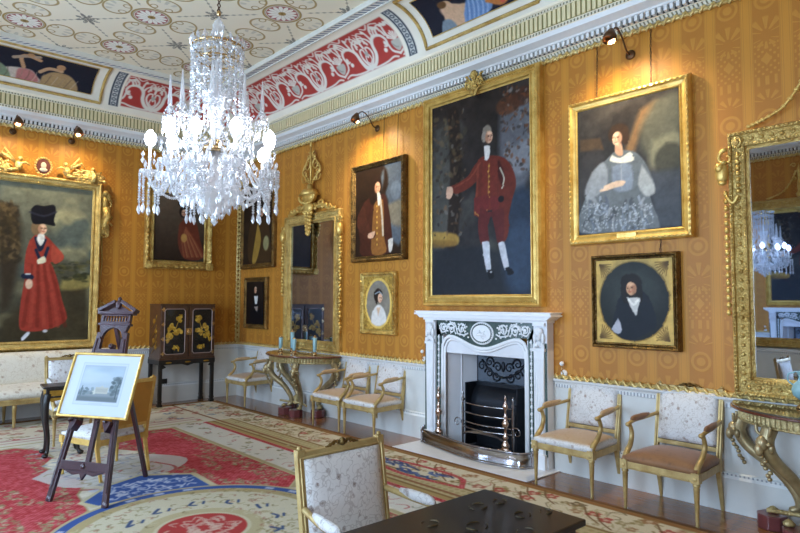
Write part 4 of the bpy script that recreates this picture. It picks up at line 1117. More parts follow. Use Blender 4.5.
# --- gentleman in brown coat
p = Pic('R', 6.40, 5.50, 2.21, 3.37, '2a1d14', .009); c = p.c
c.noise(.3, 41, .5, '3c2818', .5); p.poly([(384, 165), (402, 161), (402, 240), (390, 235), (388, 200), (380, 185)], '56606a', 3, .05, .9); p.poly([(388, 205), (402, 200), (402, 225), (390, 222)], '8a7a5c', 3, .05, .7); p.ell(396, 190, .1, .12, '75808a', a=.5)
p.poly([(364, 178), (384, 166), (388, 185), (380, 200), (384, 170)], '2a1d14', 3, .04)
p.poly([(372, 196), (384, 194), (388, 205), (391, 225), (390, 252), (362, 256), (360, 240), (358, 220), (364, 203)], '43241a', 3); p.poly([(374, 203), (383, 200), (384, 235), (386, 252), (372, 254), (372, 230)], '85582c', 3); p.line([(380, 196), (382, 215), (383, 235)], .035, 'cfc4b0', .8)
for k in range(8): p.ell(377, 206 + 5.5 * k, .012, .014, 'd8a850')
p.poly([(358, 215), (364, 206), (367, 220), (372, 232), (376, 234), (372, 239), (362, 234), (357, 226)], '4c2a1e', 3); p.poly([(368, 234), (375, 231), (373, 238), (368, 238)], 'd0a486', 2); p.poly([(388, 240), (393, 238), (392, 250), (389, 252)], 'c9c2b8', 2)
p.ell(376, 186, .115, .15, '2b1c14'); p.ell(373, 196, .07, .12, '2b1c14'); p.poly([(377, 192), (380, 193), (380, 204), (378, 205)], 'e0d8c8', 2); p.face(377.5, 187.5, .075, 'd0a07c', 1); c.noise(.03, 42, .1)
r, W, H = hang(p, .075, [(0, 0), (0, .05), (.012, .085), (.03, .08), (.045, .06), (.06, .055), (.068, .062), (.075, .05)], [M['gilt_old']], None, 'dark gilt framed portrait of a man in a brown coat, left of the huge portrait', beads=((.02, .083, .011, .05, 1.8), (.06, .06, .006, .024, 1)))

# --- small oval portrait in a gilt frame
p = Pic('R', 6.22, 5.66, 1.25, 1.935, 'b08c40', .007); c = p.c; cx, cy = .295, p.h / 2 
c.noise(.03, 51, .3); c.noise(.02, 52, .5, '6a4a1c', .55); c.ell(cx, cy, .262, .325, 'e0bc62', soft=.02); c.ell(cx, cy, .228, .29, '8a8274', soft=.02); c.ell(cx + .05, cy + .1, .13, .12, '7a7468', soft=.8)
p = p; X = lambda a, b: (cx + a, cy + b)
c.poly([X(-.14, -.24), X(-.12, -.12), X(-.03, -.03), X(.06, -.03), X(.14, -.12), X(.16, -.22), X(.06, -.285), X(-.06, -.285)], 'd9d4cc', .02, 1, 3); c.poly([X(-.03, -.06), X(.0, -.16), X(.05, -.05)], 'd8b494', .02)
c.ell(cx + .0, cy + .10, .085, .085, '2c211b'); c.line([X(-.07, .14), X(-.06, .06), X(-.03, .0)], .03, '2c211b'); c.line([X(-.06, .12), X(.02, .15), X(.08, .1)], .018, '8a98a0')
c.ell(cx + .035, cy + .065, .042, .06, 'd9b092', soft=.15); c.ell(cx + .055, cy + .07, .008, .005, '3a2a20'); c.ell(cx + .03, cy + .07, .008, .005, '3a2a20'); c.line([X(.045, .03), X(.06, .03)], .008, 'a8453a')
r, W, H = hang(p, .06, [(0, 0), (0, .045), (.012, .075), (.03, .07), (.045, .055), (.06, .05)], [M['gilt_carved']], None, 'small gilt framed oval portrait of a lady in white, below the man in brown', beads=((.02, .075, .010, .04, 1.5),))

# --- two dark portraits near the corner
p = Pic('R', 9.50, 8.58, 2.245, 3.55, '241c16', .012); c = p.c; c.noise(.3, 61, .5, '3a2e22', .5)
p.poly([(252, 215), (262, 208), (268, 222), (270, 262), (250, 264), (248, 240)], '42301e', 3); p.poly([(258, 222), (261, 240), (256, 262), (252, 262), (255, 240)], 'b08a3c', 3, .02, .8); p.ell(266, 243, .09, .12, '8d865c'); p.ell(262, 212, .09, .11, '1c1410'); p.face(262, 212, .075, 'c49a78', 1)
r, W, H = hang(p, .08, [(0, 0), (0, .05), (.012, .08), (.03, .075), (.05, .055), (.08, .05)], [M['gilt_dull']], None, 'tall dark portrait with a yellow drape, upper picture beside the corner', beads=((.02, .08, .012, .06, 1.5),))
p = Pic('R', 9.36, 8.79, 1.235, 1.94, '171311', .009); c = p.c; c.noise(.2, 62, .4, '2c2420', .5)
p.poly([(251, 305), (257, 296), (263, 305), (263, 322), (250, 322)], '131316', 3); p.face(255.5, 290, .055, 'cfa888', 1); p.poly([(254, 296), (258, 296), (257, 304), (255, 304)], 'd8d4cc', 0); p.poly([(254, 307), (258, 306), (257, 312)], '9a8a80', 0)
r, W, H = hang(p, .075, [(0, 0), (0, .04), (.012, .07), (.03, .065), (.05, .05), (.075, .045)], [M['gilt_dull']], None, 'small dark half length portrait of a pale faced man, lower picture beside the corner', beads=((.02, .07, .010, .05, 1.4),))

# --- back wall: lady in a red riding habit
p = Pic('B', 1.36, 2.695, 1.05, 3.245, '4a4a3c', .0115); c = p.c
c.grad(0, '3a3426', 2.2, '6b6d5c'); c.noise(.5, 71, .9, 'a09a74', .52); c.noise(.5, 73, .8, '46504e', .55); c.noise(.12, 72, .12); p.poly([(0, 215), (15, 205), (22, 240), (10, 300), (0, 300)], '33291d', 3, .1, .9)
p.poly([(50, 290), (88, 285), (88, 340), (0, 342), (0, 320)], '3a3222', 0, .1, .9); p.poly([(62, 280), (90, 275), (90, 287), (62, 290)], 'a89550', 3, .05, .7); p.ell(80, 277, .1, .05, '3c3c26')
q = random.Random(12)
for k in range(260): p.ell(q.uniform(-8, 20) * q.random() ** .3, q.uniform(203, 262), q.uniform(.02, .07), q.uniform(.015, .04), q.choice(['42351f', '33291d', '55452c', '6a5638', '2c251a']), rot=q.uniform(0, 3), soft=.5, a=.6)
for k in range(60): p.ell(q.uniform(50, 90), q.uniform(262, 282), q.uniform(.02, .05), q.uniform(.01, .03), q.choice(['3c3c26', '5c5630', '2f2f20']), soft=.5, a=.6)
D1, D2, D3 = '96392c', '6c261c', 'ad4a38'
p.poly([(28, 262), (46, 258), (56, 275), (62, 300), (67, 318), (58, 326), (40, 331), (24, 331), (19, 325), (21, 300)], D1, 3)
for k in range(7): p.line([(32 + 3 * k, 265), (28 + 5 * k, 295), (23 + 7 * k, 326)], (.03, .05), [D2, D3][k % 2], .5)
p.poly([(30, 240), (37, 234), (46, 236), (55, 245), (64, 256), (60, 262), (50, 262), (45, 262), (33, 264), (28, 256)], D1, 3); p.poly([(30, 240), (26, 252), (24, 272), (26, 282), (30, 280), (31, 262)], D1, 3); p.poly([(52, 244), (64, 256), (56, 264), (51, 258)], D3, 3)
p.line([(36, 238), (40, 250), (45, 240)], .045, '1e2438'); p.line([(36, 250), (42, 262), (48, 248)], .04, '1e2438'); p.line([(24, 276), (31, 277)], .07, '1e2438', sm=0); p.line([(26, 274), (30, 274)], .02, 'd8d8d8', sm=0)
p.poly([(37, 260), (44, 256), (46, 262), (38, 264)], 'd8cfae', 2); p.ell(29, 284, .045, .07, 'd8b496')
p.poly([(38, 234), (42, 232), (45, 238), (41, 246), (37, 240)], 'dedad0', 3); p.ell(36, 228, .06, .10, '7a6246'); p.face(42.5, 229, .075, 'dcb290', 1)
p.poly([(31, 209), (36, 205), (44, 206), (54, 205), (56, 212), (54, 220), (55, 226), (44, 224), (34, 224), (31, 218)], '14141a', 4); p.line([(30, 212), (44, 216), (56, 212)], .03, '30303c', .7)
p.poly([(21, 338), (27, 332), (30, 333), (26, 338), (22, 341)], 'd8d8dc', 2); p.ell(45, 331, .03, .02, 'd8d8dc'); c.noise(.03, 74, .06)
r, W, H = hang(p, .125, [(0, 0), (0, .08), (.02, .11), (.04, .105), (.05, .08), (.085, .07), (.10, .085), (.11, .08), (.115, .06), (.125, .05)], [M['gilt_fine']], None,
    'large gilt framed portrait of a lady in a red riding habit and black plumed hat', beads=((.105, .082, .008, .03, 1.3), (.03, .11, .010, .04, 1.3)), plate=True)
M['cameo_pale'] = plain('cameo_pale', 'b8a890', .6)
M['cameo'] = plain('cameo_ground', '5c2a20', .5)
g = G()
for s in (-1, 1):
    x = s * .30; g.ell((x, -.10, H + .10), (.05, .035, .07)); g.ell((x - s * .02, -.11, H + .20), .032); g.tube([(x, -.10, H + .05), (x + s * .09, -.10, H + .03), (x + s * .16, -.10, H + .04)], [.03, .024, .012], 6); g.tube([(x, -.11, H + .13), (x - s * .08, -.12, H + .15), (x - s * .13, -.12, H + .12)], [.018, .014, .012], 6)
    for k in range(5): g.tube([(x + s * .02, -.09, H + .13), (x + s * (.08 + .03 * k), -.085, H + .18 + .03 * k * (k % 2 + .6)), (x + s * (.14 + .03 * k), -.08, H + .26 - .02 * k)], [.02, .018, .004], 5, .5)
    g.tube([(s * W * .30, -.1, H + .03), (s * W * .36, -.1, H + .05), (s * W * .5, -.1, H + .01)], .018, 6)
    for k in range(7): g.ell((s * (W * .32 + .05 * k), -.1, H + .045 - .004 * k + .05 * (k == 3)), (.035, .02, .025), 7, 5)
    g.tube([(s * W * .41, -.1, H), (s * (W * .41 + .03), -.1, H + .1), (s * (W * .41 - .02), -.1, H + .16)], [.05, .035, .02], 7); g.ell((s * W * .41, -.1, H + .18), .03)
for k in range(20): g.ell((.10 * cos(k * pi / 10), -.11, H + .13 + .12 * sin(k * pi / 10)), .018, 6, 4)
g.build('putti_crest', M['gilt_fine'], r)
g = G(); disc(g, 0, H + .13, .085, .105, -.12, -.10); o = g.build('cameo', M['cameo'], r); g = G(); g.ell((0, -.122, H + .14), (.035, .01, .05)); g.ell((0, -.122, H + .08), (.05, .01, .03)); g.build('cameo_head', M['cameo_pale'], o)
g = G(); 
for s in (-1, 1):
    g = G(); carve(g, s * (W / 2 - .20), H + .05, -.09, .17, .07, 21, 24, .034); g.build('corner_scroll', M['gilt_fine'], r)
    g = G(); x = s * (W / 2 + .05)
    carve(g, x, H - .45, -.07, .05, .38, 33, 26, .034)
    g.ell((x, -.07, H - .28), (.05, .04, .10)); g.ell((x, -.08, H - .14), .042); g.tube([(x, -.07, H - .36), (x + s * .05, -.07, H - .5), (x, -.07, H - .62), (x + s * .03, -.07, H - .74)], [.05, .055, .045, .02], 7)
    for k in range(8): g.ell((x + s * .03 * sin(k * 2), -.07, H - .40 - .05 * k), (.035, .03, .03), 6, 4)
    g.tube([(x - s * .03, -.04, H - .7), (x - s * .01, -.04, H - 1.2), (x - s * .03, -.04, .95)], .01, 5); g.spiral((x + s * .0, .62), .05, 1.2, 0, s, .012, -.05); g.spiral((x, .18), .05, 1.2, pi, s, .012, -.05); g.tube([(x - s * .02, -.05, .7), (x + s * .01, -.05, .4), (x - s * .02, -.05, .15)], .012, 5)
    g.build('side_carving', M['gilt_carved'], r)

# --- back wall: lady in a feathered dress, behind the chandelier
p = Pic('B', 3.62, 4.445, 2.27, 3.36, '463828', .012); c = p.c; c.grad(0, '2c2018', 1.1, '6a5a48'); c.noise(.3, 81, .5, '4c4a40', .5)
p.poly([(179, 225), (188, 215), (196, 222), (200, 240), (203, 258), (185, 259), (178, 244)], '6b3626', 3)
for k in range(14): p.line([(186, 228), (182 + k, 240), (184 + 1.6 * k, 257)], .02, ['9a5a3c', '7a3826', 'b07a52'][k % 3], .7)
p.ell(184, 238, .05, .07, 'b98a4a'); p.ell(183, 212, .06, .09, '1c1412'); p.ell(182, 204, .06, .05, '14100e'); p.face(184, 213, .055, 'd0a586', -1)
r, W, H = hang(p, .14, [(0, 0), (0, .06), (.02, .10), (.05, .09), (.08, .06), (.11, .06), (.125, .075), (.14, .05)], [M['gilt_carved']], None, 'gilt framed portrait of a lady in a brown dress, half hidden behind the chandelier', beads=((.03, .10, .018, .09, 2.0), (.12, .07, .008, .03, 1.2)))
g = G()
for sx in (-1, 1):
    for z in (.05, H - .05): carve(g, sx * (W / 2 - .05), z, -.10, .05, .05, 9, 6, .022)
carve(g, 0, H - .04, -.10, .16, .07, 5, 9, .025); g.build('corner_ornament', M['gilt'], r)

# chains
for y in (2.32, 2.83):
    chain('hanging_chain', 'R', [(XW - .03, y, 3.99), (XW - .05, y, 3.50)], 'bronze chain holding the seated lady portrait, %s of the pair' % ('right' if y < 2.5 else 'left'), group='picture chains')
chain('hanging_chain', 'R', [(XW - .03, 2.27, 2.145), (XW - .05, 2.27, 2.04)], 'short bronze chain between the seated lady and the oval portrait', group='picture chains')
for y in (5.60, 5.33): chain('hanging_chain', 'R', [(XW - .03, y + .25, 3.99), (XW - .05, y + .25, 3.46)], 'bronze chain above the man in brown, %s of the pair' % ('right' if y < 5.5 else 'left'), group='picture chains')

# --- cove paintings
def cove_pic(wall, a, b, label, fn):
    s0, s1 = .19, .66
    c = Cv(np.linspace(a, b, int((b - a) / .011)), np.linspace(s0, s1, 60), '22222c'); fn(c, a, b); c.noise(.02, 3, .08)
    r = empty('cove_painting', (XW if wall == 'R' else (a + b) / 2, (a + b) / 2 if wall == 'R' else YW, 0), 0, label, 'painting', 'painted cove panels')
    def pos(X, Y, lift):
        i, z = covept(Y); i = i + lift * .7; z = z - lift * .7
        if wall == 'R': return (-i, X - (a + b) / 2, z)
        return (X - (a + b) / 2, -i, z)
    c.mesh('painted_panel', lambda X, Y: pos(X, Y, .008), M['fresco'], r)
    g = G()
    for off, rad, n_ in ((.135, .020, 0), (.005, .006, 0)):
        pts = [(a - off, s) for s in np.linspace(s0 - off * .8, s1 + off * .8, 14)] + [(x, s1 + off * .8) for x in np.linspace(a - off, b + off, 12)[1:]] + [(b + off, s) for s in np.linspace(s1 + off * .8, s0 - off * .8, 14)[1:]] + [(x, s0 - off * .8) for x in np.linspace(b + off, a - off, 12)[1:]]
        g.tube([tuple(float(v) for v in pos(np.float64(x), np.float64(s), .012)) for x, s in pts], rad, 6)
    g.build('gilt_border', M['gilt_fine'], r)
def figs_right(c, a, b):
    # a screen-right direction is decreasing y
    X = lambda q: b - q
    c.ell(X(.35), .43, .07, .07, 'c9a27c'); c.ell(X(.42), .33, .20, .10, 'd0a988', rot=.5); c.poly([(X(.2), .20), (X(.3), .42), (X(.5), .40), (X(.72), .34), (X(.85), .22), (X(.5), .16)], 'cda684', .02, 1, 4)
    c.poly([(X(.5), .28), (X(.62), .42), (X(.80), .44), (X(.9), .34), (X(.82), .2), (X(.5), .14)], '6f8cb4', .02, 1, 4); c.poly([(X(.12), .14), (X(.2), .3), (X(.32), .28), (X(.36), .14)], '7c8890', .02, 1, 3)
    for k in range(10): c.line([(X(.52 + .03 * k), .2), (X(.56 + .03 * k), .30 + .01 * (k % 3)), (X(.6 + .025 * k), .40)], .014, ['51709c', 'a9bcd4'][k % 2], a=.7, sm=2)
    c.poly([(X(.8), .3), (X(.9), .5), (X(1.05), .55), (X(1.15), .35), (X(1.0), .2)], 'b5713c', .02, 1, 4); c.ell(X(1.0), .50, .06, .06, 'c9a27c'); c.ell(X(.3), .47, .06, .04, '6a4a2c')
    for k in range(12): c.ell(X(1.0 + (k * 7 % 9) * .03), .25 + (k * 5 % 7) * .03, .03, .03, ['c4564a', '5a5a34', 'a07a44', '4a6a8c'][k % 4], a=.8)
def figs_back(c, a, b):
    X = lambda q: b - 1.42 + q
    c.poly([(X(.25), .16), (X(.35), .32), (X(.62), .36), (X(.72), .28), (X(.8), .15)], 'c0b0a0', .02, 1, 4); c.poly([(X(.0), .16), (X(.1), .34), (X(.3), .36), (X(.42), .2), (X(.3), .14)], '7c8a6c', .02, 1, 4)
    c.poly([(X(.48), .18), (X(.5), .34), (X(.66), .34), (X(.74), .2)], 'b5746c', .02, 1, 4); c.line([(X(.55), .38), (X(.5), .52), (X(.56), .58), (X(.72), .54)], .05, 'b98f68', sm=3); c.line([(X(.75), .36), (X(.85), .44), (X(1.0), .44)], .05, 'c09a74', sm=3); c.ell(X(.98), .50, .055, .05, 'b48a62')
    c.poly([(X(.78), .3), (X(.9), .40), (X(1.1), .40), (X(1.22), .28), (X(1.2), .15), (X(.8), .15)], 'a98a60', .02, 1, 4); c.line([(X(.42), .5), (X(.55), .56), (X(.7), .6)], .05, 'a8927a', sm=3); c.ell(X(.6), .6, .045, .04, 'b48a62')
    for k in range(14): c.line([(X(.1 + .08 * k), .18), (X(.14 + .08 * k), .26), (X(.12 + .085 * k), .34)], .012, ['5c4c3c', 'd0bfa4', '8d7a64'][k % 3], a=.5, sm=2)
cove_pic('R', 3.42, 4.68, 'painted cove panel of reclining figures above the chimneypiece wall', figs_right)
cove_pic('B', 1.13, 2.55, 'painted cove panel of draped figures above the lady in red', figs_back)
# ---------------------------------------------------------------- pier glasses
def pier_glass(wall, u, z0, W, H, label, crest='tall', glassmat='mirror', group=None, tilt=0, fm=None):
    loc = {'R': (XW, u, z0), 'L': (X0, u, z0)}[wall]
    r = empty('pier_glass', loc, RZR if wall == 'R' else -RZR, label, 'mirror', group)
    g = G(); g.rframe(W, H, [(0, 0), (0, .05), (.012, .075), (.03, .075), (.035, .055), (.10, .05), (.105, .07), (.125, .07), (.13, .05), (.15, .04), (.15, .02)])
    g.beads(W, H, .02, .078, .008, .03, 1.2); g.beads(W, H, .07, .052, .018, .07, 1.0); g.beads(W, H, .115, .072, .007, .025, 1)
    g.build('frame', M['gilt_fine'], r)
    g = G(); g.quad((-W / 2 + .14, -.03, .14), (W / 2 - .14, -.03, .14), (W / 2 - .14, -.03 + tilt, H - .14), (-W / 2 + .14, -.03 + tilt, H - .14)); g.build('mirror_plate', M[glassmat], r)
    g = G()
    if crest == 'tall':
        z = H
        g.ell((0, -.09, z + .24), (.17, .07, .11), 14, 8); g.lathe([(.17, .26), (.12, .33), (.05, .36), (.04, .42)], (0, -.08, z), 14); g.ell((0, -.10, z + .08), (.12, .06, .09), 12, 7)
        for k in range(15): t = pi * k / 14; g.ell((.19 * cos(t), -.14, z + .24 - .10 * sin(t)), (.025, .022, .025), 6, 4)
        for s in (-1, 1):
            g.tube(cm([(s * .12, -.08, z + .12), (s * .22, -.09, z + .08), (s * .32, -.08, z + .10), (s * .44, -.06, z + .03), (s * .60, -.05, z + .02)]), .028, 7)
            g.spiral((s * .27, z + .10), .07, 1.3, 0, s, .02, -.08); g.spiral((s * .50, z + .04), .05, 1.2, pi, s, .015, -.07)
            for k in range(5): g.ell((s * (.14 + .09 * k), -.08, z + .06 + .02 * (k % 2)), (.03, .025, .035), 7, 5)
            # open wire-like anthemion above the urn
            for (cx, cz, R0, sg) in ((.11, .72, .09, 1), (.17, .62, .07, -1), (.07, .86, .06, 1), (.10, .52, .06, -1)): g.spiral((s * cx, z + cz), R0, 1.2, pi / 2, s * sg, .014, -.06)
            g.tube(cm([(0, -.06, z + .42), (s * .12, -.07, z + .52), (s * .22, -.06, z + .66), (s * .10, -.06, z + .80), (0, -.06, z + .92)]), .012, 6)
            g.tube(cm([(0, -.06, z + .5), (s * .2, -.07, z + .48), (s * .24, -.06, z + .56)]), .010, 6)
        g.tube([(0, -.07, z + .4), (0, -.07, z + 1.0)], [.02, .012], 6); g.ell((0, -.07, z + 1.03), (.025, .025, .05))
        for k in range(22): g.ell(((.09 - .003 * k) * sin(k * 2.1), -.11, z + .06 - .018 * k), (.036, .03, .03), 7, 5)
        for k in range(6): g.ell((-.10 + .04 * k, -.12, z + .02 - .03 * (k % 2)), (.03, .03, .03), 7, 5)
    else:
        # slim swags rising to a finial
        for s in (-1, 1):
            q = cm([(s * .46, -.06, H + .02), (s * .36, -.07, H + .05), (s * .22, -.07, H + .12), (s * .10, -.07, H + .28), (s * .04, -.07, H + .42)])
            g.tube(q, .010, 6)
            for k, p_ in enumerate(q):
                if k % 2 == 0: g.ell(p_, (.022, .016, .016), 6, 5)
        g.lathe([(.03, 0), (.05, .05), (.02, .1), (.03, .2), (.015, .3), (.03, .42), (.01, .5), (0, .55)], (0, -.07, H), 10)
        for s in (-1, 1): g.spiral((s * .07, H + .52), .04, 1.2, 0, s, .01, -.07); g.spiral((s * .06, H + .30), .03, 1.2, 0, s, .009, -.07)
    g.build('crest', M['gilt'], r)
    for s in (-1, 1):
        g = G(); x = s * (W / 2 - .02); zt = H - .30
        if crest == 'tall':
            g.ell((x + s * .04, -.08, zt), (.06, .05, .10)); g.spiral((x + s * .05, zt + .14), .05, 1.2, 0, s, .014, -.08)
            for k in range(26 if s > 0 else 16): g.ell((x + s * (.05 + .012 * sin(k * 1.9)), -.07, zt - .12 - .052 * k), (.036 - .0007 * k, .028, .03), 6, 4)
        else:
            g.spiral((x + s * .02, zt + .10), .07, 1.0, pi / 2, -s, .018, -.08); g.ell((x + s * .05, -.10, zt - .02), (.05, .04, .09)); g.ell((x + s * .06, -.12, zt + .02), (.035, .03, .045))
            for k in range(5): g.ell((x + s * (.045 + .01 * sin(k * 3)), -.11, zt - .10 + .04 * k), (.035, .025, .02), 6, 4)
            for k in range(17): g.ell((x + s * .035, -.07, zt - .18 - .058 * k), (.020, .018, .026), 6, 4)
            for k in range(7): g.ell((x - s * .06, -.085, zt + .10 - .045 * k), (.018, .015, .02), 6, 4)
            g.tube(cm([(x - s * .06, -.085, zt - .20), (x - s * .02, -.085, zt - .26), (x + s * .03, -.08, zt - .2)]), .014, 6)
        g.build('side_garland', M['gilt'], r)
    if crest == 'slim':
        for s in (-1, 1):
            g = G(); disc(g, s * (W / 2 - .075), H - .09, .035, .045, -.085, -.05); g.ell((s * (W / 2 - .075), -.09, H - .09), (.02, .015, .03)); g.build('mask_medallion', M['gilt_fine'], r)
    return r
pier_glass('R', 7.46, .90, 1.42, 2.02, 'tall narrow gilt pier glass with an urn crest above the console table near the corner', 'tall', 'mirror_spotted')
pier_glass('R', 1.10, .90, 1.24, 2.04, 'gilt pier glass with bead garlands above the console table at the right edge', 'slim', 'mirror')
pier_glass('L', 2.75, .90, 1.96, 2.42, 'gilt pier glass on the window wall, seen only in the other mirror', 'slim', 'mirror', tilt=0, fm='white_paint')
0 and pier_glass('L', 5.95, .90, 1.30, 2.3, 'gilt pier glass on the window wall between its second and third windows', 'slim', 'mirror')

# ---------------------------------------------------------------- console tables
M['console_top'] = plain('inlaid_top', '8a6a48', .12, var=.2, vs=14, coat=.5)
M['console_top_dark'] = plain('inlaid_top_dark', '48443a', .08, var=.25, vs=10, coat=.6)
def console(y, label, R=.74, D=.60, topmat='console_top', plinth=True):
    r = empty('console_table', (XW - .03, y, 0), RZR, label, 'console table', 'half round console tables')
    def arc(R_, D_, n=28): return [(R_ * cos(pi + pi * i / n), D_ * sin(pi + pi * i / n)) for i in range(n + 1)]
    g = G(); g.prismz(arc(R, D), .845, .87); g.build('table_top', M[topmat], r, bevel=.004)
    g = G(); A = arc(R + .004, D + .004); g.tube([(x, yy, .850) for x, yy in A], .010, 6); g.build('top_rim', M['mahogany'], r)
    g = G(); g.prismz(arc(R - .05, D - .05), .765, .843)
    A = arc(R - .047, D - .047, 46)
    for x, yy in A: g.bar((x, yy, .775), (x, yy, .835), .014, .014)
    g.tube([(x, yy, .766) for x, yy in arc(R - .045, D - .045)], .010, 6); g.tube([(x, yy, .842) for x, yy in arc(R - .04, D - .04)], .009, 6)
    g.build('fluted_frieze', M['gilt_pale'], r)
    for k, ang in enumerate((pi + .14, pi + pi * .34, pi + pi * .66, 2 * pi - .14)):
        c, s_ = cos(ang), sin(ang); x0, y0 = (R - .07) * c, (D - .07) * s_
        P = [(x0, y0, .76), (x0 * 1.06, y0 * 1.06, .66), (x0 * .95, y0 * .95, .54), (x0 * .62, y0 * .70, .40), (x0 * .42, y0 * .55, .26), (x0 * .38, y0 * .52, .16), (x0 * .48, y0 * .60, .125)]
        g = G(); g.tube(cm(P, 5), [.045] * 6 + list(np.linspace(.045, .026, 20)) + [.026] * 20, 8) if False else None
        q = cm(P, 5); rr = [.052 - .026 * i / len(q) for i in range(len(q))]; g.tube(q, rr, 8)
        for i in range(2, len(q), 2): g.ell(q[i], (rr[i] * .7, rr[i] * .7, .014), 6, 4)
        n_ = Vector((c, s_, 0)); t_ = Vector((-s_, c, 0))
        leg = g.build('leg', M['gilt_silvered'], r)
        g = G(); b = Vector((x0 * 1.07, y0 * 1.07, .66))
        g.ell(tuple(b + n_ * .03), (.042, .042, .055)); g.ell(tuple(b + n_ * .06 + Vector((0, 0, -.04))), (.028, .028, .045))
        for s in (-1, 1):
            g.tube(cm([tuple(b + t_ * s * .02 + Vector((0, 0, .04))), tuple(b + t_ * s * .05 + n_ * .02 + Vector((0, 0, .07))), tuple(b + t_ * s * .06 + n_ * .02 + Vector((0, 0, .12)))]), .011, 6)
            g.ell(tuple(b + t_ * s * .045 + n_ * .02), (.02, .02, .015)); g.ell(tuple(b + t_ * s * .045 + Vector((0, 0, -.03))), (.02, .02, .035))
        for i in range(7): g.ell(tuple(b + n_ * (.04 - .012 * i) + t_ * .02 * sin(i * 2) + Vector((0, 0, -.09 - .026 * i))), (.018, .018, .016), 6, 4)
        g.build('ram_mask', M['gilt_silvered'], leg)
    g = G(); g.tube(cm([(-.34, -.30, .17), (-.15, -.22, .16), (0, -.26, .18), (.15, -.22, .16), (.34, -.30, .17)]), .016, 6); g.lathe([(.03, .0), (.05, .02), (.03, .05), (.05, .10), (.02, .13), (0, .15)], (0, -.24, .15), 12); g.build('stretcher', M['gilt_pale'], r)
    g = G()
    for x, yy in ((-.36, -.09), (-.20, -.32), (.20, -.32), (.36, -.09)): g.lathe([(.035, .105), (.04, .12), (.02, .14), (.0, .15)], (x, yy, 0), 10)
    g.build('foot', M['gilt_pale'], r)
    g = G()
    for x, yy in ((-.36, -.12), (-.14, -.34), (.14, -.34), (.36, -.12)): g.prismz([(x + .10 * cos(a), yy + .10 * sin(a)) for a in np.linspace(0, 2 * pi, 9)[:-1]], 0.0, .10)
    g.build('plinth', M['plinth_red'], r, bevel=.008)
    return r
console(7.46, 'half round gilt console table below the urn crested pier glass, with blue candlesticks')
console(1.10, 'half round gilt console table with ram masks at the right edge', R=.62, D=.56, topmat='console_top_dark')

# blue candle vases
def candle_vase(x, y, h, label):
    r = empty('candle_vase', (x, y, .87), 0, label, 'candlestick', 'blue candle vases')
    g = G(); g.lathe([(.035, 0), (.035, .015), (.018, .03), (.022, .045)], seg=12); g.build('base', M['brass'], r)
    g = G(); g.lathe([(.020, .045), (.026, .06), (.028, h * .55), (.030, h * .85), (.024, h * .88)], seg=14); g.build('body', M['vase_blue'], r)
    g = G(); g.lathe([(.026, h * .86), (.030, h * .90), (.012, h * .93), (.014, h * .97), (0, h)], seg=12); g.build('finial', M['brass'], r)
    for s in (-1, 1): g = G(); g.tube(cm([(0, s * .026, h * .3), (0, s * .045, h * .25), (0, s * .05, h * .15), (0, s * .026, h * .12)]), .005, 5); g.build('handle', M['brass'], r)
    return r
for x, y, h, l in ((4.84, 7.86, .24, 'blue and gilt candle vase furthest left on the round console'), (4.99, 7.78, .33, 'tallest blue candle vase, at the back of the round console'), (4.78, 7.40, .24, 'blue and gilt candle vase at the front middle of the round console'), (4.84, 6.98, .28, 'blue and gilt candle vase furthest right on the round console')):
    candle_vase(x, y, h, l)
r = empty('ewer', (4.98, 1.24, .87), RZR, 'turquoise ewer on a gilt foot on the console at the right edge', 'vase')
g = G(); g.lathe([(.045, 0), (.045, .012), (.02, .03), (.016, .05), (.03, .06)], seg=16); g.build('gilt_foot', M['brass'], r)
g = G(); g.lathe([(.022, .058), (.06, .09), (.07, .13), (.055, .17), (.028, .195), (.022, .22), (.035, .25), (.05, .26)], seg=20); g.tube(cm([(-.045, 0, .25), (-.085, 0, .235), (-.09, 0, .19), (-.06, 0, .16)]), .006, 6); g.build('body', M['vase_blue'], r)

# ---------------------------------------------------------------- open armchairs
def padded(w, d, h, nx=14, ny=14, dome=.03, front=0, taper=0.0):
    """cushion: rounded box with domed top, base at z 0, centred"""
    vs = []; fs = []
    def P(u, v, top):
        e = (1 - abs(u) ** 5) * (1 - abs(v) ** 5)
        ww = w * (1 - taper * (v + 1) / 2)
        return (u * ww / 2, v * d / 2, (h * (.55 + .45 * e ** .5) + dome * (1 - u * u) * (1 - v * v)) if top else 0)
    for top in (0, 1):
        for j in range(ny + 1):
            for i in range(nx + 1): vs.append(P(-1 + 2 * i / nx, -1 + 2 * j / ny, top))
    n = (nx + 1) * (ny + 1); I = lambda i, j, t: t * n + j * (nx + 1) + i
    for j in range(ny):
        for i in range(nx):
            fs.append((I(i, j, 1), I(i + 1, j, 1), I(i + 1, j + 1, 1), I(i, j + 1, 1))); fs.append((I(i, j, 0), I(i, j + 1, 0), I(i + 1, j + 1, 0), I(i + 1, j, 0)))
    for i in range(nx): fs.append((I(i, 0, 0), I(i + 1, 0, 0), I(i + 1, 0, 1), I(i, 0, 1))); fs.append((I(i + 1, ny, 0), I(i, ny, 0), I(i, ny, 1), I(i + 1, ny, 1)))
    for j in range(ny): fs.append((I(0, j + 1, 0), I(0, j, 0), I(0, j, 1), I(0, j + 1, 1))); fs.append((I(nx, j, 0), I(nx, j + 1, 0), I(nx, j + 1, 1), I(nx, j, 1)))
    return vs, fs

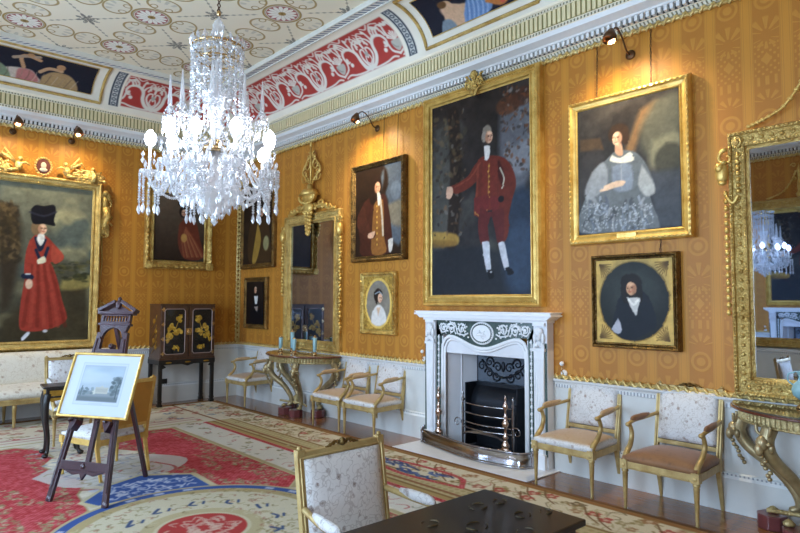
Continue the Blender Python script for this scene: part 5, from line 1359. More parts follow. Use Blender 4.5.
def armchair(label, seatm='silk_seat', backm='silk', armm='silk_tan', gm='gilt_chair', group='gilt open armchairs', crest=True):
    r = empty('armchair', (0, 0, 0), 0, label, 'armchair', group)
    Wf, Wb, D = .60, .53, .52; zs = .375; gl = M[gm]
    # legs: turned and tapered in front, square splayed at the back
    for s in (-1, 1):
        g = G(); x = s * (Wf / 2 - .028); y = -D / 2 + .028
        g.lathe([(.011, 0), (.014, .01), (.012, .03), (.021, .27), (.024, .275), (.018, .285), (.026, .295), (.026, .305), (.020, .31), (.020, .32)], (x, y, 0), 12); g.box(x - .028, x + .028, y - .028, y + .028, .315, zs + .012); g.ell((x, y - .028, .345), (.016, .006, .016), 8, 5)
        g.build('leg', gl, r)
        g = G(); x = s * (Wb / 2 - .024); g.bar((x, D / 2 + .05, 0), (x, D / 2 - .024, .32), .022, .022, w2=.036); g.box(x - .022, x + .022, D / 2 - .046, D / 2, .31, zs + .01); g.build('leg', gl, r)
    g = G()
    g.bar((-Wf / 2 + .03, -D / 2 + .025, zs - .028), (Wf / 2 - .03, -D / 2 + .025, zs - .028), .034, .056, n=(0, 0, 1)); g.bar((-Wb / 2 + .03, D / 2 - .022, zs - .028), (Wb / 2 - .03, D / 2 - .022, zs - .028), .034, .056, n=(0, 0, 1))
    for s in (-1, 1): g.bar((s * (Wf / 2 - .025), -D / 2 + .03, zs - .028), (s * (Wb / 2 - .022), D / 2 - .02, zs - .028), .034, .056, n=(0, 0, 1))
    for k in range(26): g.ell((-Wf / 2 + .06 + k * (Wf - .12) / 25, -D / 2 + .006, zs - .045), .006, 5, 4)
    g.build('seat_frame', gl, r, bevel=.003)
    vs, fs = padded(Wf - .03, D - .02, .075, dome=.035, taper=.10); g = G(); g.M = Matrix.Translation((0, 0, zs - .005)); g.add(vs, fs, True); g.build('seat', M[seatm], r)
    # back: raked frame with upholstered panel
    z0, z1 = .47, .92; rake = .10
    yb = lambda z: D / 2 - .022 + (z - zs) * rake / (.93 - zs) 
    g = G(); hw = Wb / 2 - .02
    for s in (-1, 1):
        g.bar((s * hw, yb(zs - .02), zs - .02), (s * (hw + .004), yb(z1), z1), .034, .036); g.tube([(s * hw, yb(zs) - .02, zs + .02), (s * (hw + .004), yb(z1) - .02, z1 - .02)], .006, 5)
        g.box(s * hw - .02, s * hw + .02, yb(z1) - .022, yb(z1) + .02, z1 - .012, z1 + .014)
        g.ell((s * hw, yb(z1), z1 + .02), (.014, .014, .012), 8, 5)
    g.bar((-hw, yb(z1), z1 - .012), (hw, yb(z1), z1 - .012), .034, .034, n=(0, 1, 0)); g.bar((-hw, yb(z0), z0), (hw, yb(z0), z0), .034, .034, n=(0, 1, 0))
    g.tube([(-hw, yb(z1) - .018, z1 - .02), (hw, yb(z1) - .018, z1 - .02)], .006, 5)
    g.build('back_frame', gl, r, bevel=.002)
    vs, fs = padded(2 * hw - .03, z1 - z0 - .045, .04, dome=.022); zc = (z0 + z1) / 2 - .006
    ang = atan2(rake, .93 - zs)
    g = G(); g.M = Matrix.Translation((0, yb(zc) + .0, zc)) @ Matrix.Rotation(pi / 2 - ang, 4, 'X') 
    g.add(vs, fs, True); g.build('backrest', M[backm], r)
    g = G(); g.M = Matrix.Translation((0, yb(zc) + .012, zc)) @ Matrix.Rotation(-ang, 4, 'X'); g.box(-hw + .012, hw - .012, -.005, .006, -(z1 - z0) / 2 + .02, (z1 - z0) / 2 - .02); g.build('back_lining', M['silk_gold'], r)
    if crest:
        g = G(); yy = yb(z1) - .01; g.ell((0, yy, z1 + .018), (.022, .018, .02)); 
        for s in (-1, 1):
            g.tube(cm([(s * .02, yy, z1 + .012), (s * .045, yy, z1 + .026), (s * .075, yy, z1 + .010), (s * .10, yy, z1 + .004)]), .007, 5)
            for k in range(3): g.ell((s * (.03 + .022 * k), yy, z1 + .022 - .005 * k), (.012, .010, .010), 6, 4)
        g.build('crest_carving', M['gilt_old'], r)
    for s in (-1, 1):
        xf = s * (Wf / 2 - .03); xb = s * (hw + .0)
        g = G()
        A = cm([(xf, -D / 2 + .03, zs), (xf + s * .004, -D / 2 + .055, zs + .05), (xf + s * .008, -D / 2 + .13, zs + .11), (xf + s * .012, -D / 2 + .165, zs + .19), (xf + s * .012, -D / 2 + .13, zs + .268)], 5)
        g.tube(A, [.026 - .010 * i / (len(A) - 1) for i in range(len(A))], 8)
        B = cm([(xf + s * .012, -D / 2 + .115, zs + .268), (xf + s * .014, -D / 2 + .2, zs + .285), (xf + s * .004, 0.08, zs + .292), (xb, yb(.70) - .0, zs + .315)], 5)
        g.tube(B, .015, 8); g.ell((xf + s * .012, -D / 2 + .105, zs + .266), (.022, .02, .019)); g.spiral((0, 0), .0, 1, 0) if False else None
        a = g.build('arm', gl, r)
        g = G(); q = B[3:13]; g.tube([(x, y, z + .016) for x, y, z in q], [.012, .020, .025, .026, .026, .026, .026, .025, .020, .012], 8, .8); g.build('arm_pad', M[armm], a)
    return r
c0 = armchair('gilt armchair with a pale silk back and tan seat, right beside the chimneypiece')
c0.location = (4.83, 2.93, .0); c0.rotation_euler.z = RZR
def place(o, x, y, rz, label):
    c = copy_tree(o); c.location = (x, y, 0); c.rotation_euler.z = rz; c['label'] = label; return c
cR = armchair('gilt armchair with a worn brown silk seat, between its twin and the right console', 'silk_worn', 'silk', 'silk_worn')
cR.location = (4.80, 2.08, 0); cR.rotation_euler.z = RZR - .02
place(c0, 4.84, 5.72, RZR + .02, 'gilt armchair directly left of the chimneypiece')
place(c0, 4.84, 6.39, RZR + .02, 'gilt armchair overlapping the right end of the round console')
place(c0, 4.84, 8.78, RZR + .03, 'gilt armchair in the far corner, left of the round console')
cf = armchair('gilt armchair with violet grey floral silk, pushed up to the black lacquer table', 'silk_near', 'silk_near', 'silk_near', 'gilt_chair'); cf.location = (1.765, 2.045, .0125); cf.rotation_euler.z = .02; cf.scale = (.96, .8, 1)
for o in cf.children:
    if o.name.startswith('crest'): pass
cw = armchair('x', 'silk', 'silk', 'silk'); cw.location = (2.06, 7.76, 0); cw['label'] = 'gilt armchair with white silk back and seat, standing behind the small black table'; ce = cw
ce_ = lambda *a: None
#(cw, 1.98, 6.98, .0, 'gilt armchair with white silk back, standing behind the small black table')
# gold-backed chair standing with its back to the room, right of the easel
c9 = armchair('gold framed chair seen from behind, its back covered in gold silk, behind the easel', 'silk', 'silk', 'silk', 'gilt', group=None, crest=False)
c9.location = (1.90, 6.14, .0125); c9.rotation_euler.z = pi + .28; c9.scale.z = .94
for o in [o for o in c9.children if o.name.startswith('arm')]:
    for k in list(o.children): bpy.data.objects.remove(k)
    bpy.data.objects.remove(o)
for c_ in (ce,): c_.location.z = .0125
# ---------------------------------------------------------------- lacquer cabinet on its stand
r = empty('lacquer_cabinet', (4.03, YW - .03, 0), 0, 'black and gold lacquer cabinet with two doors on a dark stand', 'cabinet')
W, D = .87, .44; zA, zB = .72, 1.56
g = G(); g.box(-W / 2, W / 2, -D, 0, zA, zB); g.box(-W / 2 - .008, W / 2 + .008, -D - .01, 0, zB - .012, zB + .008); g.box(-W / 2 - .01, W / 2 + .01, -D - .012, 0, zA - .01, zA + .02); g.build('carcase', M['lacquer_brown'], r, bevel=.003)
def lac_door(s):
    x0, x1 = sorted((s * .012, s * (W / 2 - .005))); w = x1 - x0; h = zB - zA - .05; z0 = zA + .03
    g = G(); g.box(x0, x1, -D - .02, -D, z0, z0 + h); d = g.build('door', M['lacquer_brown'], r, bevel=.002)
    ins = .055; c = Cv(np.linspace(0, w - 2 * ins, 70), np.linspace(0, h - 2 * ins, 140), '100e0e'); q = random.Random(5 + s)
    cw, ch = w - 2 * ins, h - 2 * ins; Xf = (lambda x: x * cw) if s < 0 else (lambda x: (1 - x) * cw)
    GO = 'c0962e'
    for (x, y, rx, ry, rot) in ((.25, .55, .06, .05, .5), (.36, .62, .05, .06, 0), (.5, .57, .04, .03, 1), (.2, .42, .06, .05, .3), (.35, .38, .05, .04, -.5), (.6, .47, .07, .04, .3), (.75, .52, .05, .05, 0), (.68, .78, .07, .04, -.7), (.78, .84, .05, .03, .6), (.8, .74, .04, .04, 0), (.1, .3, .04, .05, 0), (.62, .12, .07, .025, 0), (.45, .14, .04, .02, 0)):
        for k in range(5): c.ell(Xf(x + q.uniform(-.07, .07)), ch * (y + q.uniform(-.035, .035)), rx * q.uniform(.3, .7), ry * q.uniform(.25, .6), [GO, 'a87c24', 'd8b04a'][k % 3], rot=q.uniform(0, 3), soft=.2)
    for pts in (((.1, .25), (.3, .45), (.55, .5), (.8, .55)), ((.5, .5), (.65, .7), (.85, .85)), ((.5, .08), (.6, .18), (.75, .12)), ((.15, .3), (.2, .55), (.4, .66))): c.line([(Xf(a), ch * b) for a, b in pts], .010, GO, sm=3)
    def cham(X, Y): return (X + x0 + ins, -D - .024 + 0 * X, Y + z0 + ins)
    c.mesh('gilt_landscape', cham, M['print_gloss'], d)
    g = G(); k = .03; x, X_, z, Z_ = x0 + ins - .006, x1 - ins + .006, z0 + ins - .006, z0 + h - ins + .006
    P = [(x + k, z), (X_ - k, z), (X_, z + k), (X_, Z_ - k), (X_ - k, Z_), (x + k, Z_), (x, Z_ - k), (x, z + k), (x + k, z)]
    g.tube([(a, -D - .026, b) for a, b in P], .005, 5, smooth=False); g.build('panel_border', M['rose_line'], d)
    for zz_ in np.linspace(z0 + .06, z0 + h - .06, 4):
        g = G(); xx = s * (W / 2 - .035); g.box(xx - .03, xx + .03, -D - .026, -D - .02, zz_ - .010, zz_ + .010); g.box(xx - .012, xx + .012, -D - .027, -D - .02, zz_ - .03, zz_ + .03); g.build('hinge', M['brass'], d)
M['print_gloss'] = painted('lacquer_painting', .25, .5, 0, coat=.4); M['rose_line'] = plain('rose_line', 'b59a90', .4, .2)
lac_door(-1); lac_door(1)
g = G(); g.box(-.045, .045, -D - .030, -D - .02, 1.09, 1.19); g.ell((0, -D - .03, 1.14), (.025, .01, .035)); g.build('lock_plate', M['brass'], r)
g = G(); 
for z_ in (.9, 1.0, 1.15, 1.3): g.ell((-W / 2 - .002, -.22 + .05 * sin(z_ * 20), z_), (.004, .05, .04)); g.tube([(-W / 2 - .003, -.1, z_ - .1), (-W / 2 - .003, -.25, z_), (-W / 2 - .003, -.3, z_ + .1)], .005, 5)
g.build('side_decoration', M['lacquer_gold'], r)
g = G(); g.box(-W / 2 - .015, W / 2 + .015, -D - .015, 0, .64, .71); g.prism([(-W / 2, .64), (-W / 2 + .06, .64), (-W / 2 + .1, .60), (-W / 2, .56)], -D - .01, -D + .01); g.prism([(W / 2, .64), (W / 2 - .06, .64), (W / 2 - .1, .60), (W / 2, .56)], -D - .01, -D + .01); g.prism([(-.1, .64), (0, .61), (.1, .64)], -D - .012, -D + .01); g.build('stand_rail', M['lacquer'], r, bevel=.003)
for x_ in (-.3, 0, .3): g = G(); g.ell((x_, -D - .018, .67), (.05, .006, .012)); g.build('rail_ornament', M['lacquer_gold'], r)
for x in (-W / 2 + .02, W / 2 - .02):
    for y in (-D + .02, -.03): g = G(); g.box(x - .026, x + .026, y - .026, y + .026, .0, .645); g.box(x - .034, x + .034, y - .034, y + .034, 0, .05); g.box(x - .032, x + .032, y - .032, y + .032, .08, .10); g.build('leg', M['lacquer'], r, bevel=.004)

# ---------------------------------------------------------------- sofa under the big portrait
r = empty('sofa', (2.02, YW - .10, 0), 0, 'long gilt framed sofa in cream patterned silk below the lady in red', 'sofa')
W, D = 2.05, .72
g = G(); g.box(-W / 2, W / 2, -D, 0, .30, .37); g.box(-W / 2, W / 2, -D - .008, -D, .345, .36)
for k in range(60): g.ell((-W / 2 + .03 + k * (W - .06) / 59, -D - .006, .325), .007, 5, 4)
g.build('seat_rail', M['gilt_chair'], r, bevel=.004)
vs, fs = padded(W - .04, D - .03, .12, 24, 10, .03); g = G(); g.M = Matrix.Translation((0, -D / 2, .37)); g.add(vs, fs, True); g.build('seat', M['silk_sofa'], r)
vs, fs = padded(W - .08, .46, .09, 24, 10, .02); g = G(); g.M = Matrix.Translation((0, -.03, .68)) @ Matrix.Rotation(pi / 2 - .12, 4, 'X'); g.add(vs, fs, True); g.build('backrest', M['silk_sofa'], r)
g = G(); g.bar((-W / 2, .02, .895), (W / 2, .02, .895), .03, .04); g.bar((-W / 2 + .015, -.02, .37), (-W / 2 + .015, .02, .91), .03, .04); g.bar((W / 2 - .015, -.02, .37), (W / 2 - .015, .02, .91), .03, .04); g.build('back_frame', M['gilt_chair'], r, bevel=.004)
for s in (-1, 1):
    x = s * (W / 2 - .02); g = G(); g.tube(cm([(x, -D + .04, .37), (x, -D + .10, .45), (x, -D + .16, .55), (x, -D + .13, .62), (x, -D + .2, .64), (x, -.2, .65), (x, -.02, .70)]), .02, 8); a = g.build('arm', M['gilt_chair'], r); g = G(); g.tube([(x, -D + .25, .665), (x, -D + .35, .672), (x, -.22, .672), (x, -.14, .675)], [.015, .03, .03, .015], 8); g.build('arm_pad', M['silk_sofa'], a)
for x in (-W / 2 + .04, -.35, .35, W / 2 - .04):
    for y in (-D + .04, -.04): g = G(); g.lathe([(.012, 0), (.016, .02), (.026, .26), (.03, .27), (.022, .28), (.03, .30)], (x, y, 0), 12); g.build('leg', M['gilt_chair'], r)

# ---------------------------------------------------------------- easel with the framed aquatint
nE = Vector((-.8556, -.5176, 0)); ang = atan2(nE.x, -nE.y)      # local -y looks along nE
r = empty('easel', (1.428, 5.28, .0125), -ang if False else atan2(-.8556, .5176), 'dark carved wooden easel with an arched pediment top', 'easel')
r.rotation_euler.z = -1.027
DW = M['dark_wood_purple'] = plain('dark_walnut', '3a2227', .3, var=.2, vs=30, coat=.4)
L = 1.72; tl = radians(20)
RT = Matrix.Rotation(-tl, 4, 'X')         # lean backwards about the feet
SH = Matrix(((1, 0, -.085, 0), (0, 1, 0, 0), (0, 0, 1, 0), (0, 0, 0, 1)))
def leaned(): g = G(); g.M = RT @ SH; return g
for s in (-1, 1):
    g = leaned(); g.bar((s * .27, 0, .0), (s * .135, 0, 1.40), .046, .034, n=(0, 1, 0)); g.bar((s * .27, -.02, .10), (s * .14, -.02, 1.34), .014, .01, n=(0, 1, 0)); g.ell((s * .27, 0, .025), (.032, .022, .032), 10, 6); g.build('leg', DW, r, bevel=.004)
g = leaned(); g.bar((0, .03, .30), (0, .03, 1.30), .04, .03); g.ell((0, .02, .30), (.03, .025, .03)); g.ell((0, .01, 1.28), (.026, .03, .026)); g.build('centre_post', DW, r, bevel=.003)
g = leaned(); g.box(-.255, .255, -.016, .016, .25, .32); g.prism([(-.20, .25), (-.10, .215), (-.03, .23), (0, .18), (.03, .23), (.10, .215), (.20, .25)], -.012, .012); g.ell((0, -.02, .285), (.022, .012, .022), 10, 6); g.build('lower_rail', DW, r, bevel=.003)
g = leaned(); g.box(-.165, .165, -.015, .015, 1.20, 1.25)
# arch head
no = 14
for i in range(no):
    a0, a1 = pi * i / no, pi * (i + 1) / no; ri = .105
    g.prism([(ri * cos(a0), 1.34 + ri * sin(a0)), (ri * cos(a1), 1.34 + ri * sin(a1)), (min(.155, max(-.155, .3 * cos(a1))), 1.47), (min(.155, max(-.155, .3 * cos(a0))), 1.47)][::-1], -.015, .015)
g.box(-.155, -.105, -.015, .015, 1.25, 1.34); g.box(.105, .155, -.015, .015, 1.25, 1.34); g.box(-.165, .165, -.026, .02, 1.335, 1.355) if False else None
g.box(-.17, .17, -.022, .02, 1.465, 1.485); g.box(-.15, .15, -.015, -.0, 1.485, 1.50); g.box(-.15, .15, -.015, .0, 1.55, 1.565); g.box(-.155, -.125, -.015, .015, 1.485, 1.565); g.box(.125, .155, -.015, .015, 1.485, 1.565)
for k in range(8): x = -.105 + .03 * k; g.lathe([(.006, 1.50), (.011, 1.525), (.006, 1.55)], (x, -.005, 0), 6)
g.box(-.19, .19, -.032, .022, 1.565, 1.59)
for s in (-1, 1):
    g.bar((s * .20, 0, 1.598), (s * .035, 0, 1.685), .03, .06, n=(0, 1, 0))
g.ell((0, -.01, 1.66), (.03, .025, .045)); g.ell((0, -.01, 1.71), (.018, .018, .022)); g.prism([(-.15, 1.59), (.15, 1.59), (.0, 1.66)], .0, .012)
g.build('pediment_head', DW, r, bevel=.002)
g = G(); top = RT @ SH @ Vector((0, .02, 1.45)); g.bar((0, .80, 0), tuple(top), .034, .03, n=(0, 1, 0)); g.build('rear_leg', DW, r, bevel=.003)
for s in (-1, 1):
    g = leaned(); x = s * .17; g.prism([(x - .04, .64), (x + .04, .64), (x + .03, .60), (x, .55), (x - .03, .61)], -.06, .02); g.ell((x - .03 * s - .03, -.085, .625), (.012, .02, .014), 8, 5); g.tube([(x, -.03, .632), (x, -.09, .632)], .012, 8); g.build('support_peg', DW, r, bevel=.003)
# the print
pr = empty('framed_print', tuple(r.matrix_basis @ Vector((0, 0, 0))), 0, 'gilt framed aquatint of a country house in a pale mount, standing on the easel', 'framed print')
pr.matrix_world = Matrix.Translation((1.428, 5.28, .0125)) @ Matrix.Rotation(-1.027, 4, 'Z') @ RT @ Matrix.Translation((-.045, -.05, .655))
W, H = .70, .545
g = G(); g.rframe(W, H, [(0, .0), (0, .018), (.006, .024), (.016, .022), (.022, .012), (.022, .006)]); g.box(-W / 2 + .003, W / 2 - .003, 0, .004, .003, H - .003); g.build('frame', M['gilt'], pr)
c = Cv(np.linspace(0, W - .04, 150), np.linspace(0, H - .04, 120), 'b4b8be'); w, h = W - .04, H - .04
c.rect(.10, w - .10, .085, h - .065, '9aa0a8'); c.rect(.105, w - .105, .09, h - .07, 'adb2b8'); x0, x1, y0, y1 = .125, w - .125, .115, h - .09
c.rect(x0, x1, y0, y1, '959ea2'); sv = c.C.copy(); pw, ph = x1 - x0, y1 - y0; U = lambda a, b: (x0 + a * pw, y0 + b * ph)
c.poly([U(0, .45), U(1, .55), U(1, 1), U(0, 1)], '9fadb4', 0, .9) if False else None
for (a, b, rx, ry, col) in ((.25, .8, .12, .04, 'aab2b4'), (.6, .88, .14, .03, '8b99a2'), (.5, .68, .16, .04, 'a4acae'), (.85, .8, .08, .05, '97a4ac'), (.15, .6, .1, .03, 'a8aeae')): c.ell(*U(a, b), rx, ry, col, soft=.9, a=.7)
c.poly([U(0, .05), U(0, .28), U(.3, .3), U(.6, .25), U(1, .3), U(1, 0), U(0, 0)], '72787a', .01); c.rect(*[v for v in (U(0, 0)[0], U(1, 0)[0], U(0, 0)[1], U(0, .14)[1])], '585f60', .02)
c.rect(U(.40, 0)[0], U(.72, 0)[0], U(0, .22)[1], U(0, .40)[1], '9c998c'); c.rect(U(.34, 0)[0], U(.42, 0)[0], U(0, .20)[1], U(0, .33)[1], 'a9a698'); c.poly([U(.5, .40), U(.61, .40), U(.555, .45)], 'a3a092')
for k in range(9): c.rect(U(.42 + .032 * k, 0)[0], U(.43 + .032 * k, 0)[0], U(0, .27)[1], U(0, .36)[1], '7d7c74')
q = random.Random(2)
for k in range(70):
    a = q.uniform(.78, 1.0); b = q.uniform(.2, .68); c.ell(*U(a, b), .018, .012, ['4f5a5c', '6b7576', '3f4a4c'][k % 3], soft=.5, a=.7)
for k in range(25): c.ell(*U(q.uniform(0, .35), q.uniform(.18, .36)), .016, .010, ['4f5a5c', '6b7576'][k % 2], soft=.5, a=.7)
c.line([U(.93, .1), U(.92, .4), U(.96, .62)], .010, '3f4a4c'); c.line([U(.07, .15), U(.07, .42)], .008, '4a5456')
m = (c.X < x0) | (c.X > x1) | (c.Y < y0) | (c.Y > y1); c.C[m] = sv[m]; c.line([(x0, y0), (x1, y0), (x1, y1), (x0, y1), (x0, y0)], .004, '8a9096')
c.rect(w / 2 - .07, w / 2 + .07, .097, .101, '9a9ea4')
c.mesh('mounted_print', lambda X, Y: (X - w / 2, -.008 + 0 * X, Y + .02), M['print'], pr)

# ---------------------------------------------------------------- small black side table behind the easel
r = empty('side_table', (1.80, 6.98 + .0, .0125), 0, 'small black lacquer side table with cabriole legs, left of the easel', 'side table'); r.location = (1.77, 7.14, .0125); r.rotation_euler.z = -.12
W, D, H = .40, .32, .72
g = G(); g.box(-W / 2, W / 2, -D / 2, D / 2, H - .022, H); g.build('table_top', M['lacquer'], r, bevel=.005)
g = G(); g.box(-W / 2 + .03, W / 2 - .03, -D / 2 + .03, D / 2 - .03, H - .12, H - .022)
g.build('frieze', M['lacquer'], r, bevel=.004)
g = G()
for s in (-1, 1):
    g.box(*sorted((s * (W / 2 - .032), s * (W / 2 - .026))), -D / 2 + .05, D / 2 - .05, H - .105, H - .04)
    g.prism([(-W / 2 + .04, H - .12), (W / 2 - .04, H - .12), (W / 2 - .08, H - .16), (0, H - .135), (-W / 2 + .08, H - .16)], *sorted((s * (D / 2 - .035), s * (D / 2 - .028))))
g.box(-W / 2 + .06, W / 2 - .06, -D / 2 + .026, -D / 2 + .03, H - .10, H - .045); g.build('gilt_decoration', M['lacquer_gold'], r)
for sx in (-1, 1):
    for sy in (-1, 1):
        x, y = sx * (W / 2 - .05), sy * (D / 2 - .05); g = G(); q = cm([(x, y, H - .08), (x + sx * .018, y + sy * .018, H - .18), (x + sx * .01, y + sy * .01, H - .35), (x - sx * .012, y - sy * .012, .2), (x - sx * .01, y - sy * .01, .06), (x + sx * .012, y + sy * .012, .02)]); g.tube(q, [.036 - .018 * min(1, i / (len(q) * .6)) for i in range(len(q))], 8); g.ell((x + sx * .012, y + sy * .012, .022), (.032, .032, .022)); g.build('leg', M['lacquer'], r)

# ---------------------------------------------------------------- black lacquer table in the foreground
r = empty('lacquer_table', (2.29, 1.885, .0125), 0, 'black lacquer table with faded gold medallions in the foreground', 'table'); r.rotation_euler.z = -.02
H = .708; W, D = 1.25, .54
g = G(); g.box(-W, 0, -D, 0, H - .028, H); g.build('table_top', M['lacquer'], r, bevel=.006)
g = G(); g.box(-W + .03, -.03, -D + .03, -.03, H - .15, H - .028); g.build('apron', M['lacquer'], r, bevel=.003)
M['faded_gold'] = gilt('faded_gold', '6a5632', '2a2218', rough=.5, metal=.3)
for (x, y, s_) in ((-.22, -.15, .045), (-.10, -.17, .035), (-.16, -.34, .04), (-.05, -.38, .03), (-.40, -.30, .05), (-.52, -.16, .04), (-.30, -.46, .04), (-.68, -.3, .045), (-.85, -.2, .05)):
    g = G()
    for k in range(3):
        a = k * 2.1 + x * 9; g.tube([(x + s_ * cos(a + t), y + s_ * .8 * sin(a + t), H + .0005) for t in np.linspace(0, 1.4, 6)], [.002, .006, .008, .007, .005, .002], 5, .1)
    g.build('gilt_medallion', M['faded_gold'], r)
for x in (-W + .07, -.07):
    for y in (-D + .07, -.07): g = G(); g.box(x - .03, x + .03, y - .03, y + .03, 0, H - .03); g.box(x - .036, x + .036, y - .036, y + .036, 0, .04); g.build('leg', M['lacquer'], r, bevel=.004)
g = G(); g.ell((-.025, -.10, H - .09), (.004, .03, .02)); g.ell((-.025, -.28, H - .09), (.004, .05, .02)); g.build('apron_decoration', M['lacquer_gold'], r)

# ---------------------------------------------------------------- picture lamps
def lamp(wall, u, z, label, dirx=0):
    loc = (XW, u, z) if wall == 'R' else (u, YW, z); rz = RZR if wall == 'R' else 0
    r = empty('picture_lamp', loc, rz, label, 'picture lamp', 'picture lamps under the cornice')
    g = G(); g.lathe([(0, -.0), (.045, .004), (.045, .012), (.02, .02), (0, .022)], seg=14); g.v = [(x, -z_, y) for x, y, z_ in g.v]; g.build('wall_plate', M['bronze'], r)
    g = G(); g.tube(cm([(0, -.02, 0), (0, -.08, .02), (0, -.16, .12), (0, -.26, .17), (0, -.36, .10)]), .008, 6); g.build('arm', M['bronze'], r)
    g = G(); g.M = Matrix.Translation((0, -.36, .085)) @ Matrix.Rotation(-.35, 4, 'X'); g.lathe([(.018, .05), (.03, .03), (.055, -.02), (.06, -.07), (.056, -.07), (.05, -.02), (.02, .03)], seg=16); s_ = g.build('shade', M['bronze'], r)
    L = bpy.data.lights.new('lamp_light', 'SPOT'); L.energy = 300 if wall == 'R' else 170; L.color = (1.0, .83, .55); L.spot_size = radians(130); L.spot_blend = .9; L.shadow_soft_size = .03
    o = bpy.data.objects.new('lamp_light', L); COL.objects.link(o); o.parent = r; o.location = (0, -.34, .03)
    d = Vector((0, .36, -.42)); o.rotation_euler = d.to_track_quat('-Z', 'Y').to_euler()
lamp('R', 2.52, 3.83, 'picture lamp above the seated lady portrait'); lamp('R', 6.02, 3.90, 'picture lamp above the man in brown')
lamp('B', 1.66, 3.95, 'picture lamp above the left of the lady in red'); lamp('B', 2.40, 3.95, 'picture lamp above the right of the lady in red')
# ---------------------------------------------------------------- chandelier
def chandelier():
    cx, cy = 2.0, 4.19
    r = empty('chandelier', (cx, cy, 0), 0, 'large cut glass chandelier with lit candle bulbs, hanging from the ceiling', 'chandelier')
    CR = M['crystal']; q = random.Random(11)
    g = G(); z = 3.76
    while z < 4.92: g.tube([(0, 0, z), (.012, 0, z + .02), (0, 0, z + .045)], .005, 5); g.tube([(0, 0, z), (-.012, 0, z + .02), (0, 0, z + .045)], .005, 5); z += .045
    g.lathe([(0, 4.95), (.05, 4.95), (.07, 4.935), (.03, 4.91), (0, 4.90)][::-1], seg=16); g.build('chain', M['bronze'], r)
    g = G(); g.lathe([(.006, 3.74), (.016, 3.755), (.016, 3.775), (.0, 3.79)], seg=10); g.build('gilt_knop', M['brass'], r); g = G(); g.lathe([(.10, 2.70), (.125, 2.705), (.125, 2.735), (.06, 2.75), (.05, 2.78), (.07, 2.79), (.02, 2.80)], seg=24); g.build('gilt_collar', M['brass'], r)
    g = G(); g.lathe([(.008, 3.50), (.012, 3.55), (.03, 3.58), (.04, 3.63), (.045, 3.67), (.03, 3.70), (.008, 3.73), (.006, 3.75)], seg=14)
    g.lathe([(.012, 2.78), (.03, 2.82), (.05, 2.90), (.03, 2.96), (.06, 3.02), (.11, 3.10), (.12, 3.13), (.10, 3.13), (.03, 3.05), (.02, 3.15), (.03, 3.25), (.015, 3.32), (.022, 3.40), (.012, 3.52)], seg=18, smooth=False)
    g.lathe([(.0, 2.20), (.03, 2.215), (.02, 2.24), (.10, 2.29), (.19, 2.38), (.20, 2.41), (.14, 2.46), (.05, 2.52), (.04, 2.62), (.07, 2.70)], seg=20, smooth=False); g.build('stem', CR, r)
    # crown rings
    for z, R in ((3.50, .185), (3.40, .15)):
        g = G(); g.tube([(R * cos(a), R * sin(a), z) for a in np.linspace(0, 2 * pi, 33)], .008, 6)
        for k in range(12): g.tube([(0, 0, z + .04), (R * cos(k * pi / 6), R * sin(k * pi / 6), z)], .003, 4)
        g.build('crown_ring', M['brass'], r)
    drops = G()
    big = []          # pendants that show as parts
    def strand(p0, p1, sag, n, rad, grow=0):
        p0 = Vector(p0); p1 = Vector(p1)
        for i in range(n + 1):
            t = i / n; p = p0.lerp(p1, t); p.z -= sag * 4 * t * (1 - t); drops.octa(tuple(p), 1.35 * rad * (1 + grow * t), 1.5 * rad * (1 + grow * t), q.uniform(0, 1.5))
    # curtain of beads from the crown down to the bowl, and swags round the crown
    for k in range(20):
        a = 2 * pi * k / 20; c, s = cos(a), sin(a)
        strand((.185 * c, .185 * s, 3.50), (.185 * c, .185 * s, 3.05 - .06 * (k % 2)), 0, 17, .009, .25)
        big.append((.185 * c, .185 * s, 2.99 - .06 * (k % 2), .014, .034))
        strand((.15 * c, .15 * s, 3.40), (.11 * c, .11 * s, 3.12), .0, 10, .008)
        a2 = a + 2 * pi / 20; strand((.185 * c, .185 * s, 3.50), (.185 * cos(a2), .185 * sin(a2), 3.50), .06, 6, .009)
        strand((.185 * c, .185 * s, 3.28), (.185 * cos(a2), .185 * sin(a2), 3.28), .05, 5, .008)
        drops.octa((.195 * c, .195 * s, 3.535), .016, .03, a)
    for k in range(10):
        a = 2 * pi * k / 10; c, s = cos(a), sin(a); strand((.12 * c, .12 * s, 3.13), (.27 * c, .27 * s, 2.99), .10, 10, .009)
    # upper arms with spires
    for k in range(8):
        a = 2 * pi * (k + .3) / 8; c, s = cos(a), sin(a); R = .33 if k % 2 else .30; zt = 2.90 + .03 * (k % 2)
        g = G(); g.tube(cm([(.05 * c, .05 * s, 2.80), (.12 * c, .12 * s, 2.74), (.22 * c, .22 * s, 2.76), (.30 * c, .30 * s, 2.84), (R * c, R * s, zt)]), .009, 6); g.build('spire_arm', CR, r)
        g = G(); g.lathe([(.012, 0), (.045, .01), (.05, .02), (.012, .03), (.010, .06), (.028, .08), (.008, .10), (.018, .12), (.014, .20), (.006, .32), (0, .35)], (R * c, R * s, zt), 8, False); g.build('spire', CR, r)
        for j in range(8):
            b = 2 * pi * j / 8; x, y = R * c + .05 * cos(b), R * s + .05 * sin(b); strand((x, y, zt + .01), (x, y, zt - .07), 0, 4, .007); drops.octa((x, y, zt - .095), .010, .026, b)
            strand((R * c + .012 * cos(b), R * s + .012 * sin(b), zt + .10), (x, y, zt + .02), -.01, 4, .006)
        strand((R * c, R * s, zt), (.06 * c, .06 * s, 3.0), .10, 12, .008)
    # candle arms
    NA = 10
